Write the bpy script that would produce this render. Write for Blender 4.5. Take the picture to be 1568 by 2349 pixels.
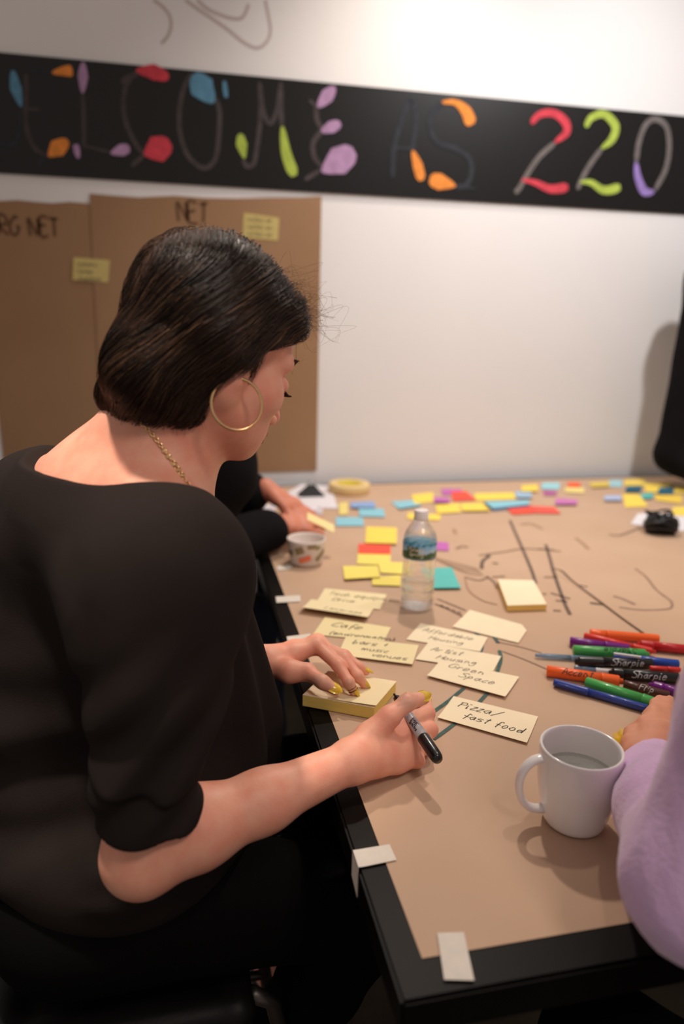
import bpy, bmesh, math, random, time
import numpy as np
from mathutils import Matrix, Vector
T0 = time.time()
for o in list(bpy.data.objects): bpy.data.objects.remove(o, do_unlink=True)
scene = bpy.context.scene
COL = scene.collection
random.seed(7); RNG = np.random.default_rng(11)

# ---------------------------------------------------------------- camera
F_PX, YAW, PITCH, ROLL = 1650.0, .2197, .2578, .0219
TZ = .75                                   # height of the table top
CAM = np.array([0., 0., TZ + .543])
def axes():
    f = np.array([math.sin(YAW)*math.cos(PITCH), math.cos(YAW)*math.cos(PITCH), -math.sin(PITCH)])
    r = np.array([math.cos(YAW), -math.sin(YAW), 0.]); u = np.cross(r, f)
    c, s = math.cos(ROLL), math.sin(ROLL)
    return c*r + s*u, -s*r + c*u, f
AR, AU, AF = axes()
cam_d = bpy.data.cameras.new('camera'); cam = bpy.data.objects.new('camera', cam_d); COL.objects.link(cam)
cam_d.sensor_fit = 'VERTICAL'; cam_d.sensor_height = 36; cam_d.sensor_width = 24
cam_d.lens = F_PX/2349*36; cam_d.clip_start = .02; cam_d.clip_end = 60
M = Matrix.Identity(4)
for i in range(3):
    M[i][0], M[i][1], M[i][2], M[i][3] = AR[i], AU[i], -AF[i], CAM[i]
cam.matrix_world = M
cam_d.dof.use_dof = True; cam_d.dof.focus_distance = .93; cam_d.dof.aperture_fstop = 2.0; cam_d.dof.aperture_blades = 9
scene.camera = cam

# ---------------------------------------------------------------- light
w = bpy.data.worlds.new('room_ambience'); scene.world = w; w.use_nodes = True
w.node_tree.nodes['Background'].inputs[0].default_value = (1.0, .87, .79, 1)
w.node_tree.nodes['Background'].inputs[1].default_value = .25
def lamp(name, loc, target, energy, color, radius=.05, cone=120, blend=.6):
    d = bpy.data.lights.new(name, 'SPOT'); d.energy = energy; d.color = color
    d.shadow_soft_size = radius; d.spot_size = math.radians(cone); d.spot_blend = blend
    o = bpy.data.objects.new(name, d); COL.objects.link(o); o.location = loc
    o.rotation_euler = (Vector(target) - Vector(loc)).to_track_quat('-Z', 'Y').to_euler()
    return o
WARM = (1.0, .86, .74)
lamp('ceiling_or_fill_spot', (1.45, 1.15, 2.85), (1.30, 2.42, 1.25), 80, (1.0, .975, .97), .06, 96, 1.)
lamp('ceiling_or_fill_spot', (.72, 2.10, 2.85), (.72, 1.5, .75), 66, WARM, .05, 115, 1.)
lamp('ceiling_or_fill_spot', (-.34, .74, 2.90), (-.12, .86, 1.08), 155, WARM, .07, 20.5, .8)
lamp('ceiling_or_fill_spot', (.72, -.62, 2.80), (.25, .80, .9), 46, (1.0, .86, .77), .22, 62, 1.)  # unseen soft fill, added behind the camera to brighten face and forearm
lamp('ceiling_or_fill_spot', (.95, 1.15, 2.85), (.62, 1.18, .75), 30, WARM, .05, 48, 1.)
scene.view_settings.view_transform = 'Standard'; scene.view_settings.look = 'None'
scene.view_settings.gamma = 1; scene.view_settings.use_curve_mapping = False
scene.view_settings.exposure = 0.4

# ---------------------------------------------------------------- helpers
def ray(x, y): return AF + (x-784)/F_PX*AR - (y-1174.5)/F_PX*AU
def at(x, y, Y):                           # point of that line of sight at distance Y from the lens plane towards the wall
    d = ray(x, y); return CAM + d*(Y/d[1])
def onz(x, y, z=TZ):                       # the same at height z
    d = ray(x, y); return CAM + d*((z-CAM[2])/d[2])
def V(*a): return np.array(a, float)
def unit(v): v = np.asarray(v, float); return v/np.linalg.norm(v)
def lin(c):
    c = [x/255 for x in c]
    return tuple(x/12.92 if x <= .04045 else ((x+.055)/1.055)**2.4 for x in c)
MATS = {}
def mat(name, rgb, rough=.6, var=.0, scale=30., bump=0., bscale=80., metal=0., trans=0., ior=1.45, sss=0., spec=.5, coat=0., sheen=0., stretch=None, var2=None, alpha=1):
    if name in MATS: return MATS[name]
    m = bpy.data.materials.new(name); m.use_nodes = True; nt = m.node_tree; b = nt.nodes['Principled BSDF']
    c = lin(rgb) + (1,)
    b.inputs['Base Color'].default_value = c; b.inputs['Roughness'].default_value = rough
    b.inputs['Metallic'].default_value = metal; b.inputs['Transmission Weight'].default_value = trans
    b.inputs['IOR'].default_value = ior; b.inputs['Specular IOR Level'].default_value = spec
    b.inputs['Coat Weight'].default_value = coat; b.inputs['Sheen Weight'].default_value = sheen
    if alpha < 1: b.inputs['Alpha'].default_value = alpha
    if sss:
        b.inputs['Subsurface Weight'].default_value = sss; b.inputs['Subsurface Radius'].default_value = (1, .35, .2); b.inputs['Subsurface Scale'].default_value = .006
    tc = nt.nodes.new('ShaderNodeTexCoord'); src = tc.outputs['Object']
    if stretch:
        mp = nt.nodes.new('ShaderNodeMapping'); mp.inputs['Scale'].default_value = stretch; nt.links.new(src, mp.inputs[0]); src = mp.outputs[0]
    if var or var2:
        n = nt.nodes.new('ShaderNodeTexNoise'); n.inputs['Scale'].default_value = scale; n.inputs['Detail'].default_value = 5
        nt.links.new(src, n.inputs['Vector'])
        r = nt.nodes.new('ShaderNodeValToRGB'); e = r.color_ramp.elements
        e[0].position = .3; e[1].position = .7
        if var2: e[0].color = lin(var2) + (1,); e[1].color = c
        else:
            e[0].color = tuple(x*(1-var) for x in c[:3]) + (1,); e[1].color = tuple(min(1, x*(1+var)) for x in c[:3]) + (1,)
        nt.links.new(n.outputs['Fac'], r.inputs[0]); nt.links.new(r.outputs[0], b.inputs['Base Color'])
    if bump:
        n2 = nt.nodes.new('ShaderNodeTexNoise'); n2.inputs['Scale'].default_value = bscale; n2.inputs['Detail'].default_value = 4
        nt.links.new(src, n2.inputs['Vector'])
        bp = nt.nodes.new('ShaderNodeBump'); bp.inputs['Strength'].default_value = bump; bp.inputs['Distance'].default_value = .002
        nt.links.new(n2.outputs['Fac'], bp.inputs['Height']); nt.links.new(bp.outputs[0], b.inputs['Normal'])
    MATS[name] = m; return m
LOC = {}
def empty(name, loc, label=None, cat=None, group=None):
    o = bpy.data.objects.new(name, None); COL.objects.link(o); o.location = tuple(loc); o.empty_display_size = .05
    LOC[o] = np.array(loc, float)
    if label: tag(o, label, cat, group)
    return o
def tag(o, label=None, cat=None, group=None, kind=None):
    if label: o['label'] = label
    if cat: o['category'] = cat
    if group: o['group'] = group
    if kind: o['kind'] = kind
    return o
def build(name, verts, faces, material, parent=None, smooth=False, origin=None):
    v = np.asarray(verts, float)
    if parent is not None: org = LOC[parent]
    elif origin is not None: org = np.asarray(origin, float)
    else: org = np.array([(v[:, 0].min()+v[:, 0].max())/2, (v[:, 1].min()+v[:, 1].max())/2, v[:, 2].min()])
    me = bpy.data.meshes.new(name)
    fl = faces.tolist() if isinstance(faces, np.ndarray) else faces
    me.from_pydata((v-org).tolist(), [], fl); me.update()
    if isinstance(material, (list, tuple)):
        for m in material: me.materials.append(m)
    else: me.materials.append(material)
    if smooth: me.polygons.foreach_set('use_smooth', np.ones(len(me.polygons), bool))
    o = bpy.data.objects.new(name, me); COL.objects.link(o)
    if parent is not None: o.parent = parent; LOC[o] = org
    else: o.location = tuple(org); LOC[o] = org
    return o
class MB:
    """collects simple solids as world-space vertices and faces"""
    def __init__(s): s.v = []; s.f = []
    def add(s, v, f):
        n = len(s.v); s.v += [tuple(x) for x in v]; s.f += [tuple(i+n for i in q) for q in f]; return s
    def box(s, lo, hi, R=None, c=None):
        lo, hi = np.array(lo, float), np.array(hi, float)
        p = np.array([(x, y, z) for z in (lo[2], hi[2]) for y in (lo[1], hi[1]) for x in (lo[0], hi[0])])
        if R is not None: p = p@np.asarray(R).T
        if c is not None: p = p + np.asarray(c)
        return s.add(p, [(0, 2, 3, 1), (4, 5, 7, 6), (0, 1, 5, 4), (1, 3, 7, 5), (3, 2, 6, 7), (2, 0, 4, 6)])
    def slab(s, quad, t, up=(0, 0, 1)):
        q = np.asarray(quad, float); u = np.asarray(up, float)*t
        p = np.vstack([q, q+u]); n = len(q)
        fs = [tuple(range(n))[::-1], tuple(range(n, 2*n))] + [(i, (i+1) % n, (i+1) % n+n, i+n) for i in range(n)]
        return s.add(p, fs)
    def tube(s, path, rad, n=10, caps=True, flat=None):
        P = np.asarray(path, float); m = len(P); rad = np.broadcast_to(rad, (m,))
        T = np.gradient(P, axis=0); T /= np.maximum(np.linalg.norm(T, axis=1, keepdims=True), 1e-9)
        a = np.array([0, 0, 1.]) if abs(T[0][2]) < .9 else np.array([1., 0, 0])
        u = unit(np.cross(T[0], a)); vs = []
        for i in range(m):
            u = u - T[i]*(u@T[i]); u = unit(u); w_ = np.cross(T[i], u)
            for k in range(n):
                t = 2*math.pi*k/n; vs.append(P[i] + rad[i]*(math.cos(t)*u + math.sin(t)*w_))
        fs = [(i*n+k, i*n+(k+1) % n, (i+1)*n+(k+1) % n, (i+1)*n+k) for i in range(m-1) for k in range(n)]
        if caps: fs += [tuple(range(n))[::-1], tuple((m-1)*n+k for k in range(n))]
        return s.add(vs, fs)
    def lathe(s, prof, c, n=40, axis=None):
        c = np.asarray(c, float); ax = unit(axis) if axis is not None else V(0, 0, 1)
        a = V(1, 0, 0) if abs(ax[0]) < .9 else V(0, 1, 0)
        u = unit(np.cross(ax, a)); w_ = np.cross(ax, u); m = len(prof); vs = []
        for r, h in prof:
            for k in range(n):
                t = 2*math.pi*k/n; vs.append(c + ax*h + r*(math.cos(t)*u + math.sin(t)*w_))
        fs = [(i*n+k, i*n+(k+1) % n, (i+1)*n+(k+1) % n, (i+1)*n+k) for i in range(m-1) for k in range(n)]
        if prof[0][0] > 1e-5: fs.append(tuple(range(n))[::-1])
        if prof[-1][0] > 1e-5: fs.append(tuple((m-1)*n+k for k in range(n)))
        return s.add(vs, fs)
    def ribbon(s, pts, w_, f):                 # pts in a 2-D space, f maps it to 3-D
        P = np.asarray(pts, float)
        if len(P) < 2: return s
        w_ = np.broadcast_to(np.asarray(w_, float), (len(P),))
        T = np.gradient(P, axis=0); T /= np.maximum(np.linalg.norm(T, axis=1, keepdims=True), 1e-9)
        N = np.stack([-T[:, 1], T[:, 0]], 1)*w_[:, None]/2
        L, R_ = P+N, P-N; n = len(P); vs = [f(*p) for p in L] + [f(*p) for p in R_]
        return s.add(vs, [(n+i, n+i+1, i+1, i) for i in range(n-1)])
    def build(s, name, m, parent=None, smooth=False, **k): return build(name, s.v, s.f, m, parent, smooth, **k)
def smooth_line(pts, sub=6):
    P = np.asarray(pts, float)
    if len(P) < 3: return np.vstack([P[0]+(P[-1]-P[0])*t for t in np.linspace(0, 1, 4)])
    Q = np.vstack([2*P[0]-P[1], P, 2*P[-1]-P[-2]]); out = []
    for i in range(1, len(Q)-2):
        for t in np.arange(sub)/sub:
            out.append(.5*(2*Q[i] + (Q[i+1]-Q[i-1])*t + (2*Q[i-1]-5*Q[i]+4*Q[i+1]-Q[i+2])*t*t + (3*Q[i]-Q[i-1]-3*Q[i+1]+Q[i+2])*t**3))
    return np.vstack(out + [P[-1]])
# handwriting: strokes on a grid, x to the right and y up, x-height 5, capitals 9
G = {
 'a': (5, '45 25 03 02 20 32 45 42 50'), 'b': (5, '09 01 20 42 34 14 01'), 'c': (4, '45 24 02 10 30 41'), 'd': (5, '44 14 02 10 31 44 49 40'),
 'e': (5, '03 43 35 15 02 10 41'), 'f': (4, '48 39 28 20 2-2|04 43'), 'g': (5, '45 15 02 12 44 4-3 1-4 0-2'), 'h': (5, '09 00 04 25 43 40'),
 'i': (2, '05 00 11|07 18'), 'l': (2, '09 01 10'), 'm': (7, '05 00 04 24 30 34 54 60'), 'n': (5, '05 00 04 25 42 40'), 'o': (5, '25 03 01 20 42 35 15'),
 'p': (5, '05 0-4|04 25 43 31 01'), 'q': (5, '45 15 02 10 44 4-4 5-3'), 'r': (4, '05 00 03 25 35'), 's': (4, '45 15 03 32 30 00'), 't': (4, '29 20 30|06 46'),
 'u': (5, '05 01 20 42 45 40'), 'v': (4, '05 20 45'), 'w': (6, '05 10 34 50 65'), 'x': (4, '05 40|45 00'), 'y': (5, '05 22|45 0-4'), 'z': (4, '05 45 00 40'),
 'A': (6, '00 39 60|13 53'), 'C': (6, '68 48 03 11 40 61'), 'D': (6, '09 00 40 65 38 09'), 'E': (5, '59 09 00 50|05 45'), 'F': (5, '59 09 00|05 45'), 'G': (7, '68 39 04 10 40 64 44'),
 'H': (6, '09 00|69 60|05 65'), 'L': (5, '09 00 50'), 'M': (8, '00 09 44 89 80'), 'N': (6, '00 09 60 69'), 'O': (7, '39 05 10 40 65 59 29'), 'P': (6, '10 19|08 49 67 55 14'),
 'R': (6, '00 09 49 67 45 05 60'), 'S': (6, '68 49 17 45 62 30 01'), 'T': (6, '09 69|39 30'), 'B': (5, '00 09 48 05 43 30 00'),
 '/': (5, '0-2 69'), '+': (5, '05 45|28 22'), '(': (3, '29 05 02 2-2'), ')': (3, '09 25 22 0-2'), '.': (2, '00 11'), '2': (5, '08 29 47 20 00 50'), '0': (5, '29 05 20 45 29'), ' ': (3, ''),
}
def glyph(ch):
    w_, s = G.get(ch, G['n']); out = []
    for st in s.split('|'):
        pts = []
        for t in st.split():
            pts.append((int(t[0]), int(t[1:])))
        if pts: out.append(pts)
    return w_, out
def text_strokes(txt, size, jit=.25, slant=.25, gap=1.6):   # size = height of a capital
    k = size/9; x = 0; out = []
    for ch in txt:
        w_, ss = glyph(ch)
        for s in ss:
            p = np.array(s, float) + RNG.normal(0, jit, (len(s), 2)); p[:, 0] += p[:, 1]*slant
            p = smooth_line(p, 4); p[:, 0] += x; out.append(p*k)
        x += w_ + gap
    return out, x*k
# ================================================================ the room
WY = 2.42                                             # face of the wall
m_wall = mat('wall_paint', (238, 235, 234), .7, var=.03, scale=1.5, bump=.15, bscale=60)
m_floor = mat('dark_concrete_floor', (92, 80, 66), .6, var=.35, scale=6, bump=.3, bscale=25)
tag(MB().box((-3.2, WY, 0), (4.2, WY+.12, 3.1)).build('wall_back', m_wall), kind='structure')
wall = bpy.data.objects['wall_back']
tag(MB().box((-3.2, -2.2, -.08), (4.2, WY, 0)).build('floor', m_floor), kind='structure')
tag(MB().box((-3.2, WY-.016, 0), (4.2, WY, .11)).build('baseboard_back', mat('baseboard_paint', (190, 182, 174), .5)), kind='structure')
def wp(x, y, Y): p = at(x, y, Y); return p[0], p[2]
# faint pencil outlines high on the wall
mb = MB()
for s in [[(352, 0), (372, 15), (388, 35), (392, 60), (385, 82), (370, 100)], [(452, 0), (475, 20), (500, 32), (530, 42), (552, 42), (562, 30), (570, 10)],
          [(425, 0), (450, 18), (490, 45), (525, 70), (560, 98), (590, 110), (612, 95), (620, 70), (615, 35), (608, 0)]]:
    mb.ribbon(smooth_line([wp(*p, WY) for p in s]), .009, lambda x, z: (x, WY-.0006, z))
mb.build('pencil_sketch', mat('pencil_grey', (198, 184, 180), .9), wall)
# black banner with painted letters
BY = WY-.006
mb = MB().box((-.95, BY, 1.688), (2.6, WY-.0008, 1.999))
banner = mb.build('welcome_banner', mat('chalkboard_black', (15, 13, 13), .34, var=.12, scale=5, bump=.05, bscale=200, spec=.5))
tag(banner, 'long black banner reading WELCOME AS 220 in coloured chalk paint, across the wall', 'banner')
CH = {'k': mat('chalk_grey', (70, 62, 62), .9, var=.25, scale=40), 'n': mat('chalk_slate', (46, 49, 56), .9, var=.2, scale=40), 'b': mat('chalk_blue', (92, 142, 172), .9, var=.15, scale=40), 'o': mat('chalk_orange', (232, 142, 62), .9, var=.15, scale=40),
      'p': mat('chalk_purple', (176, 140, 178), .9, var=.15, scale=40), 'r': mat('chalk_red', (206, 66, 80), .9, var=.15, scale=40), 'g': mat('chalk_green', (172, 192, 80), .9, var=.15, scale=40), 'w': mat('chalk_violet', (150, 125, 190), .9, var=.15, scale=40),
      'l': mat('chalk_light_grey', (112, 104, 102), .9, var=.2, scale=40)}
BL = [  # letter, crop origin x, colour, points (crop pixels, 1.96 per px), widths
 ('w', 0, 'b', [(58, 318), (72, 400), (95, 480)], [22, 44, 14]), ('w', 0, 'n', [(95, 480), (92, 560), (75, 630), (40, 655), (0, 640)], [16]*4+[26]),
 ('e', 0, 'k', [(118, 330), (118, 420), (116, 520), (125, 600), (160, 670), (220, 702)], [18]*6), ('e', 0, 'k', [(118, 490), (180, 492)], [16, 14]), ('e', 0, 'n', [(120, 318), (240, 326)], [14, 14]),
 ('e', 0, 'o', [(235, 328), (290, 320), (326, 320)], [14, 36, 46]), ('e', 0, 'o', [(218, 704), (258, 668), (305, 632)], [12, 66, 34]), ('e', 0, 'n', [(165, 742), (215, 705)], [18, 16]),
 ('l', 0, 'p', [(374, 280), (373, 345), (371, 420)], [18, 40, 14]), ('l', 0, 'k', [(371, 420), (378, 560), (375, 665)], [18]*3), ('l', 0, 'p', [(340, 650), (352, 712)], [40, 22]), ('l', 0, 'k', [(380, 656), (500, 686)], [16, 14]), ('l', 0, 'p', [(498, 690), (545, 676), (582, 664)], [14, 46, 34]),
 ('c', 0, 'k', [(545, 372), (585, 345), (620, 332)], [22]*3), ('c', 0, 'k', [(590, 345), (562, 400), (555, 480), (572, 570), (615, 655), (650, 695)], [20]*6), ('c', 0, 'r', [(612, 318), (690, 325), (758, 350)], [20, 60, 38]), ('c', 0, 'r', [(648, 695), (705, 672), (765, 640)], [22, 104, 62]), ('c', 0, 'k', [(592, 748), (645, 700)], [28, 22]),
 ('o', 0, 'k', [(862, 330), (822, 410), (805, 520), (814, 620), (850, 708), (918, 757), (968, 712), (984, 600), (986, 500), (968, 440)], [20]*10), ('o', 0, 'b', [(875, 332), (908, 392), (960, 462)], [50, 108, 34]), ('o', 0, 'b', [(1008, 365), (1016, 440)], [26, 26]),
 ('m', 0, 'k', [(1166, 370), (1172, 470), (1166, 570), (1155, 660), (1140, 735), (1110, 748), (1090, 715)], [20]*7), ('m', 0, 'g', [(1080, 602), (1086, 652), (1098, 712)], [26, 48, 14]), ('m', 0, 'k', [(1168, 372), (1182, 500), (1215, 556), (1246, 490), (1262, 372)], [20]*5), ('m', 0, 'k', [(1262, 370), (1262, 480), (1268, 590)], [22]*3), ('m', 0, 'g', [(1268, 570), (1286, 690), (1322, 792)], [22, 44, 52]),
 ('e', 0, 'k', [(1390, 450), (1420, 478)], [18, 18]), ('e', 0, 'k', [(1420, 470), (1424, 540), (1444, 585), (1408, 640), (1412, 705), (1450, 755)], [22]*6), ('e', 0, 'k', [(1370, 808), (1445, 762)], [30, 20]), ('e', 0, 'p', [(1428, 482), (1470, 432), (1504, 392)], [24, 58, 26]), ('e', 0, 'p', [(1444, 592), (1488, 572), (1530, 556)], [20, 50, 34]), ('e', 0, 'p', [(1446, 772), (1520, 725), (1592, 680)], [26, 118, 76]),
 ('a', 768, 'n', [(258, 800), (264, 680), (292, 560), (340, 452), (362, 530), (352, 640), (345, 685)], [24]*7), ('a', 768, 'n', [(250, 665), (345, 668)], [20, 20]), ('a', 768, 'o', [(348, 678), (370, 742), (388, 812)], [18, 46, 44]),
 ('s', 768, 'n', [(500, 455), (440, 498), (426, 570), (462, 640), (540, 668), (602, 712), (612, 780), (585, 835), (530, 838)], [24]*9), ('s', 768, 'o', [(480, 460), (540, 462), (588, 502), (612, 562)], [14, 24, 50, 60]), ('s', 768, 'o', [(424, 806), (470, 818), (540, 836)], [52, 72, 20]), ('s', 768, 'n', [(540, 836), (630, 848)], [20, 14]),
 ('2', 768, 'r', [(880, 556), (918, 516), (980, 510), (1032, 548), (1038, 596), (985, 642)], [26, 30, 34, 40, 36, 18]), ('2', 768, 'l', [(990, 640), (920, 702), (868, 775), (830, 842), (808, 868)], [24]*5), ('2', 768, 'r', [(838, 808), (900, 822), (968, 850), (1046, 842)], [14, 26, 36, 46]),
 ('2', 768, 'g', [(1125, 572), (1150, 530), (1208, 514), (1258, 568), (1242, 628), (1195, 668)], [26, 30, 34, 40, 36, 18]), ('2', 768, 'l', [(1200, 664), (1150, 732), (1112, 798), (1088, 852)], [24]*4), ('2', 768, 'g', [(1100, 818), (1150, 822), (1208, 856), (1280, 842)], [14, 26, 36, 46]),
 ('0', 768, 'l', [(1352, 730), (1364, 640), (1394, 562), (1440, 536), (1488, 572), (1500, 660), (1484, 760), (1436, 856)], [26]*8), ('0', 768, 'w', [(1350, 730), (1360, 800), (1388, 860), (1432, 864)], [22, 36, 42, 20]),
]
PXM = at(785, 300, BY)[0] - at(784, 300, BY)[0]
for i, (ch, ox, c, pts, ws) in enumerate(BL):
    P = [(ox+x/1.96, y/1.96) for x, y in pts]
    sub = 8; L = smooth_line([wp(*p, BY) for p in P], sub)
    Wd = np.interp(np.linspace(0, 1, len(L)), np.linspace(0, 1, len(ws)), ws)/1.96*PXM
    dd = np.minimum(np.arange(len(L)), np.arange(len(L))[::-1])/3.; Wd = Wd*np.sqrt(np.clip(.25+dd, 0, 1))
    yy = BY-.0005-.00003*i-(.0006 if c not in 'knl' else 0)
    MB().ribbon(L, Wd, lambda x, z: (x, yy, z)).build('painted_stroke', CH[c], banner)
# brown paper sheets taped to the wall
m_kraftw = mat('wall_kraft_paper', (164, 127, 94), .75, var=.08, scale=3, bump=.4, bscale=7, var2=(154, 117, 84))
def sheet(name, top, bot, y0, label):
    n = len(top); v = []
    for (x, z) in top + bot: v += [(x, y0, z), (x, y0+.0008, z)]
    N = len(top)+len(bot); f = [tuple(2*i for i in range(N)), tuple(2*i+1 for i in range(N))[::-1]] + [(2*i, 2*i+1, 2*((i+1) % N)+1, 2*((i+1) % N)) for i in range(N)]
    o = build(name, v, f, m_kraftw); tag(o, label, 'paper'); return o
t1 = [wp(x, y, WY-.003) for x, y in [(-60, 460), (0, 461), (40, 459), (80, 463), (120, 466), (160, 463), (205, 467)]]
s1 = sheet('brown_paper_sheet', t1, [(t1[-1][0]+.03, .80), (-.56, .78)], WY-.003, 'brown paper sheet headed ORG NET, left sheet on the wall with a wavy torn top')
t2 = [wp(x, y, WY-.0055) for x, y in [(205, 444), (260, 449), (320, 453), (400, 449), (470, 454), (540, 455), (620, 453), (690, 453), (737, 450)]]
s2 = sheet('brown_paper_sheet', t2, [(t2[-1][0]-.005, .792), (t2[0][0]-.01, .792)], WY-.0055, 'brown paper sheet headed NET, right sheet on the wall behind the woman')
def wall_text(parent, txt, x, y, size, Y, m, wd=.006, sx=.74):
    X, Z = wp(x, y, Y); ss, _ = text_strokes(txt, size, .35, .0, 1.4); b = MB()
    for s in ss: b.ribbon(s*np.array([sx, 1])+np.array([X, Z]), wd, lambda a, c: (a, Y-.0004, c))
    return b.build('handwriting', m, parent)
m_bink = mat('brown_ink', (104, 74, 50), .9)
wall_text(s1, 'ORG NET', -30, 535, .05, WY-.003, m_bink, .009)
wall_text(s2, 'NET', 408, 508, .056, WY-.0055, m_bink, .009)
m_ynote = mat('wall_note_yellow', (206, 186, 118), .8, var=.05, scale=8)
for (c, lab, par, Y) in [([(168, 590), (252, 597), (248, 648), (166, 642)], 'small yellow sticky note on the brown wall paper left of the woman\'s head', s1, WY-.0065),
                         ([(559, 488), (640, 500), (637, 552), (556, 545)], 'small yellow sticky note on the brown wall paper above the woman\'s head', s2, WY-.0065)]:
    q = [at(x, y, Y) for x, y in c]; b = MB().slab(q, .0006, (0, 1, 0)).build('sticky_note', m_ynote); tag(b, lab, 'sticky note', 'sticky notes on the wall')
    k = MB()
    for r in range(3):
        ss, _ = text_strokes(random.choice(['notes on', 'linea', 'mosaic', 'nucleus']), .014, .6, .0)
        x0, z0 = q[0][0]+.014, q[0][2]-.024-.021*r
        for s in ss: k.ribbon(s+np.array([x0, z0]), .002, lambda a, c_: (a, Y-.0003, c_))
    k.build('handwriting', mat('grey_pen', (128, 118, 90), .9), b)

# ================================================================ the table
m_table = mat('black_laminate', (12, 10, 9), .42, var=.2, scale=12, bump=.05, bscale=300, spec=.12)
m_kraft = mat('table_kraft_paper', (199, 168, 142), .62, var=.035, scale=5, bump=.35, bscale=9, var2=(192, 160, 133), spec=.3)
TX0, TX1, TY0, TY1 = .160, 2.12, .448, 2.385
table = empty('work_table', (1.2, 1.4, 0), 'long black work table covered with brown paper in front of the wall', 'table')
b = bmesh.new(); bmesh.ops.create_cube(b, size=1)
for v in b.verts: v.co = Vector(((TX0+TX1)/2 + v.co.x*(TX1-TX0), (TY0+TY1)/2 + v.co.y*(TY1-TY0), TZ-.0205 + v.co.z*.039))
bmesh.ops.bevel(b, geom=b.edges[:], offset=.003, segments=2, affect='EDGES')
vs = [tuple(v.co) for v in b.verts]; b.verts.index_update(); fs = [tuple(v.index for v in f.verts) for f in b.faces]; b.free()
build('tabletop', vs, fs, m_table, table)
MB().box((TX0+.05, TY0+.05, TZ-.085), (TX1-.05, TY0+.075, TZ-.041)).box((TX0+.05, TY0+.05, TZ-.085), (TX0+.075, TY1-.05, TZ-.041)).box((TX0+.05, TY1-.075, TZ-.085), (TX1-.05, TY1-.05, TZ-.041)).build('apron', m_table, table)
for x, y in [(TX0+.075, TY0+.09), (TX0+.075, TY1-.09), (TX1-.075, TY0+.09), (TX1-.075, TY1-.09)]:
    sx = -1 if x < 1 else 1
    MB().tube([(x, y, TZ-.042), (x-.0*sx, y, .4), (x, y, 0)], .016, 10).build('leg', m_table, table)
# brown paper cover: two lengths that overlap
PZ = TZ-.0005
cover = empty('paper_cover', (.9, 1.4, PZ), 'sheet of brown kraft paper taped over the table with lines drawn on it', 'paper')
def gridsheet(x0, x1, y0, y1, z, nx, ny, amp):
    v = []; f = []
    for j in range(ny+1):
        for i in range(nx+1):
            x = x0+(x1-x0)*i/nx; y = y0+(y1-y0)*j/ny
            v.append((x, y, z+amp*(.5+.5*math.sin(7*x+3*y)*math.sin(5*y-2*x+1))))
    for j in range(ny):
        for i in range(nx): a = j*(nx+1)+i; f.append((a, a+1, a+nx+2, a+nx+1))
    return v, f
v, f = gridsheet(.190, 2.10, .486, 2.366, PZ, 24, 24, .0004); build('paper_sheet', v, f, m_kraft, cover, True)
v, f = gridsheet(.818, 2.10, .489, 1.44, PZ+.0006, 16, 12, .0003); build('paper_sheet', v, f, m_kraft, cover, True)
ZP = PZ+.0014
m_ink = mat('grey_marker_line', (146, 118, 98), .9, var=.15, scale=60); m_dark = mat('dark_marker_line', (108, 90, 78), .9, var=.2, scale=60)
m_teal = mat('teal_marker_line', (72, 98, 92), .9, var=.2, scale=90); m_faint = mat('faint_pencil_line', (172, 138, 112), .9); m_seam_shadow = mat('paper_seam_shadow', (92, 66, 46), .9)
def c7(*p): return [(968+x/2.613, 1060+y/2.613) for x, y in p]
def c1(*p): return [(660+x/2.613, 1330+y/2.613) for x, y in p]
def drawn(pts, wd, m, name='drawn_or_shadow_line'):
    L = smooth_line([onz(x, y)[:2] for x, y in pts], 6)
    return MB().ribbon(L, wd, lambda x, y: (x, y, ZP)).build(name, m, cover)
drawn(c7((525, 350), (560, 430), (600, 520), (655, 650), (680, 730)), .0075, m_dark)
drawn(c7((740, 495), (765, 580), (790, 670), (850, 840), (885, 915)), .0075, m_dark)
drawn(c7((785, 640), (835, 655), (900, 715), (1080, 850), (1200, 940), (1325, 1028)), .0055, m_seam_shadow)  # fold shadow along the paper seam, painted as a dark brown line
drawn(c7((340, 560), (480, 540), (620, 520), (830, 535)), .006, m_ink); drawn(c7((355, 640), (362, 595), (400, 565), (380, 560)), .009, m_dark)
drawn(c7((420, 605), (455, 610)), .010, m_ink); drawn(c7((205, 520), (240, 505), (275, 512)), .009, m_ink); drawn(c7((190, 400), (200, 430)), .009, m_faint)
drawn(c7((590, 375), (650, 370), (720, 400)), .009, m_faint); drawn(c7((920, 455), (965, 490), (995, 520)), .009, m_faint)
drawn(c7((1275, 640), (1340, 690), (1400, 765), (1470, 820), (1492, 840), (1480, 880), (1320, 888), (1180, 872)), .0055, m_ink); drawn(c7((1145, 805), (1200, 822), (1275, 855)), .008, m_ink)
drawn(c7((1118, 435), (1180, 440), (1240, 420), (1310, 390)), .009, m_ink); drawn(c7((940, 740), (990, 750)), .006, m_dark); drawn(c7((1005, 845), (1090, 855)), .008, m_dark)
for a in [((730, 690), (810, 692)), ((770, 785), (885, 820)), ((800, 830), (870, 838)), ((785, 890), (830, 892)), ((690, 520), (790, 526)), ((385, 685), (430, 720), (450, 760)), ((420, 690), (495, 685)), ((720, 790), (745, 792))]: drawn(c7(*a), .007, m_ink)
for k in range(5): drawn(c7((20+30*k, 560+14*k), (180+25*k, 600+18*k), (330+10*k, 640+10*k)), .003, m_faint)
drawn(c7((255, 690), (340, 710), (395, 690)), .006, m_ink); drawn(c7((255, 690), (280, 770), (360, 830), (450, 855)), .004, m_faint)
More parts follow.
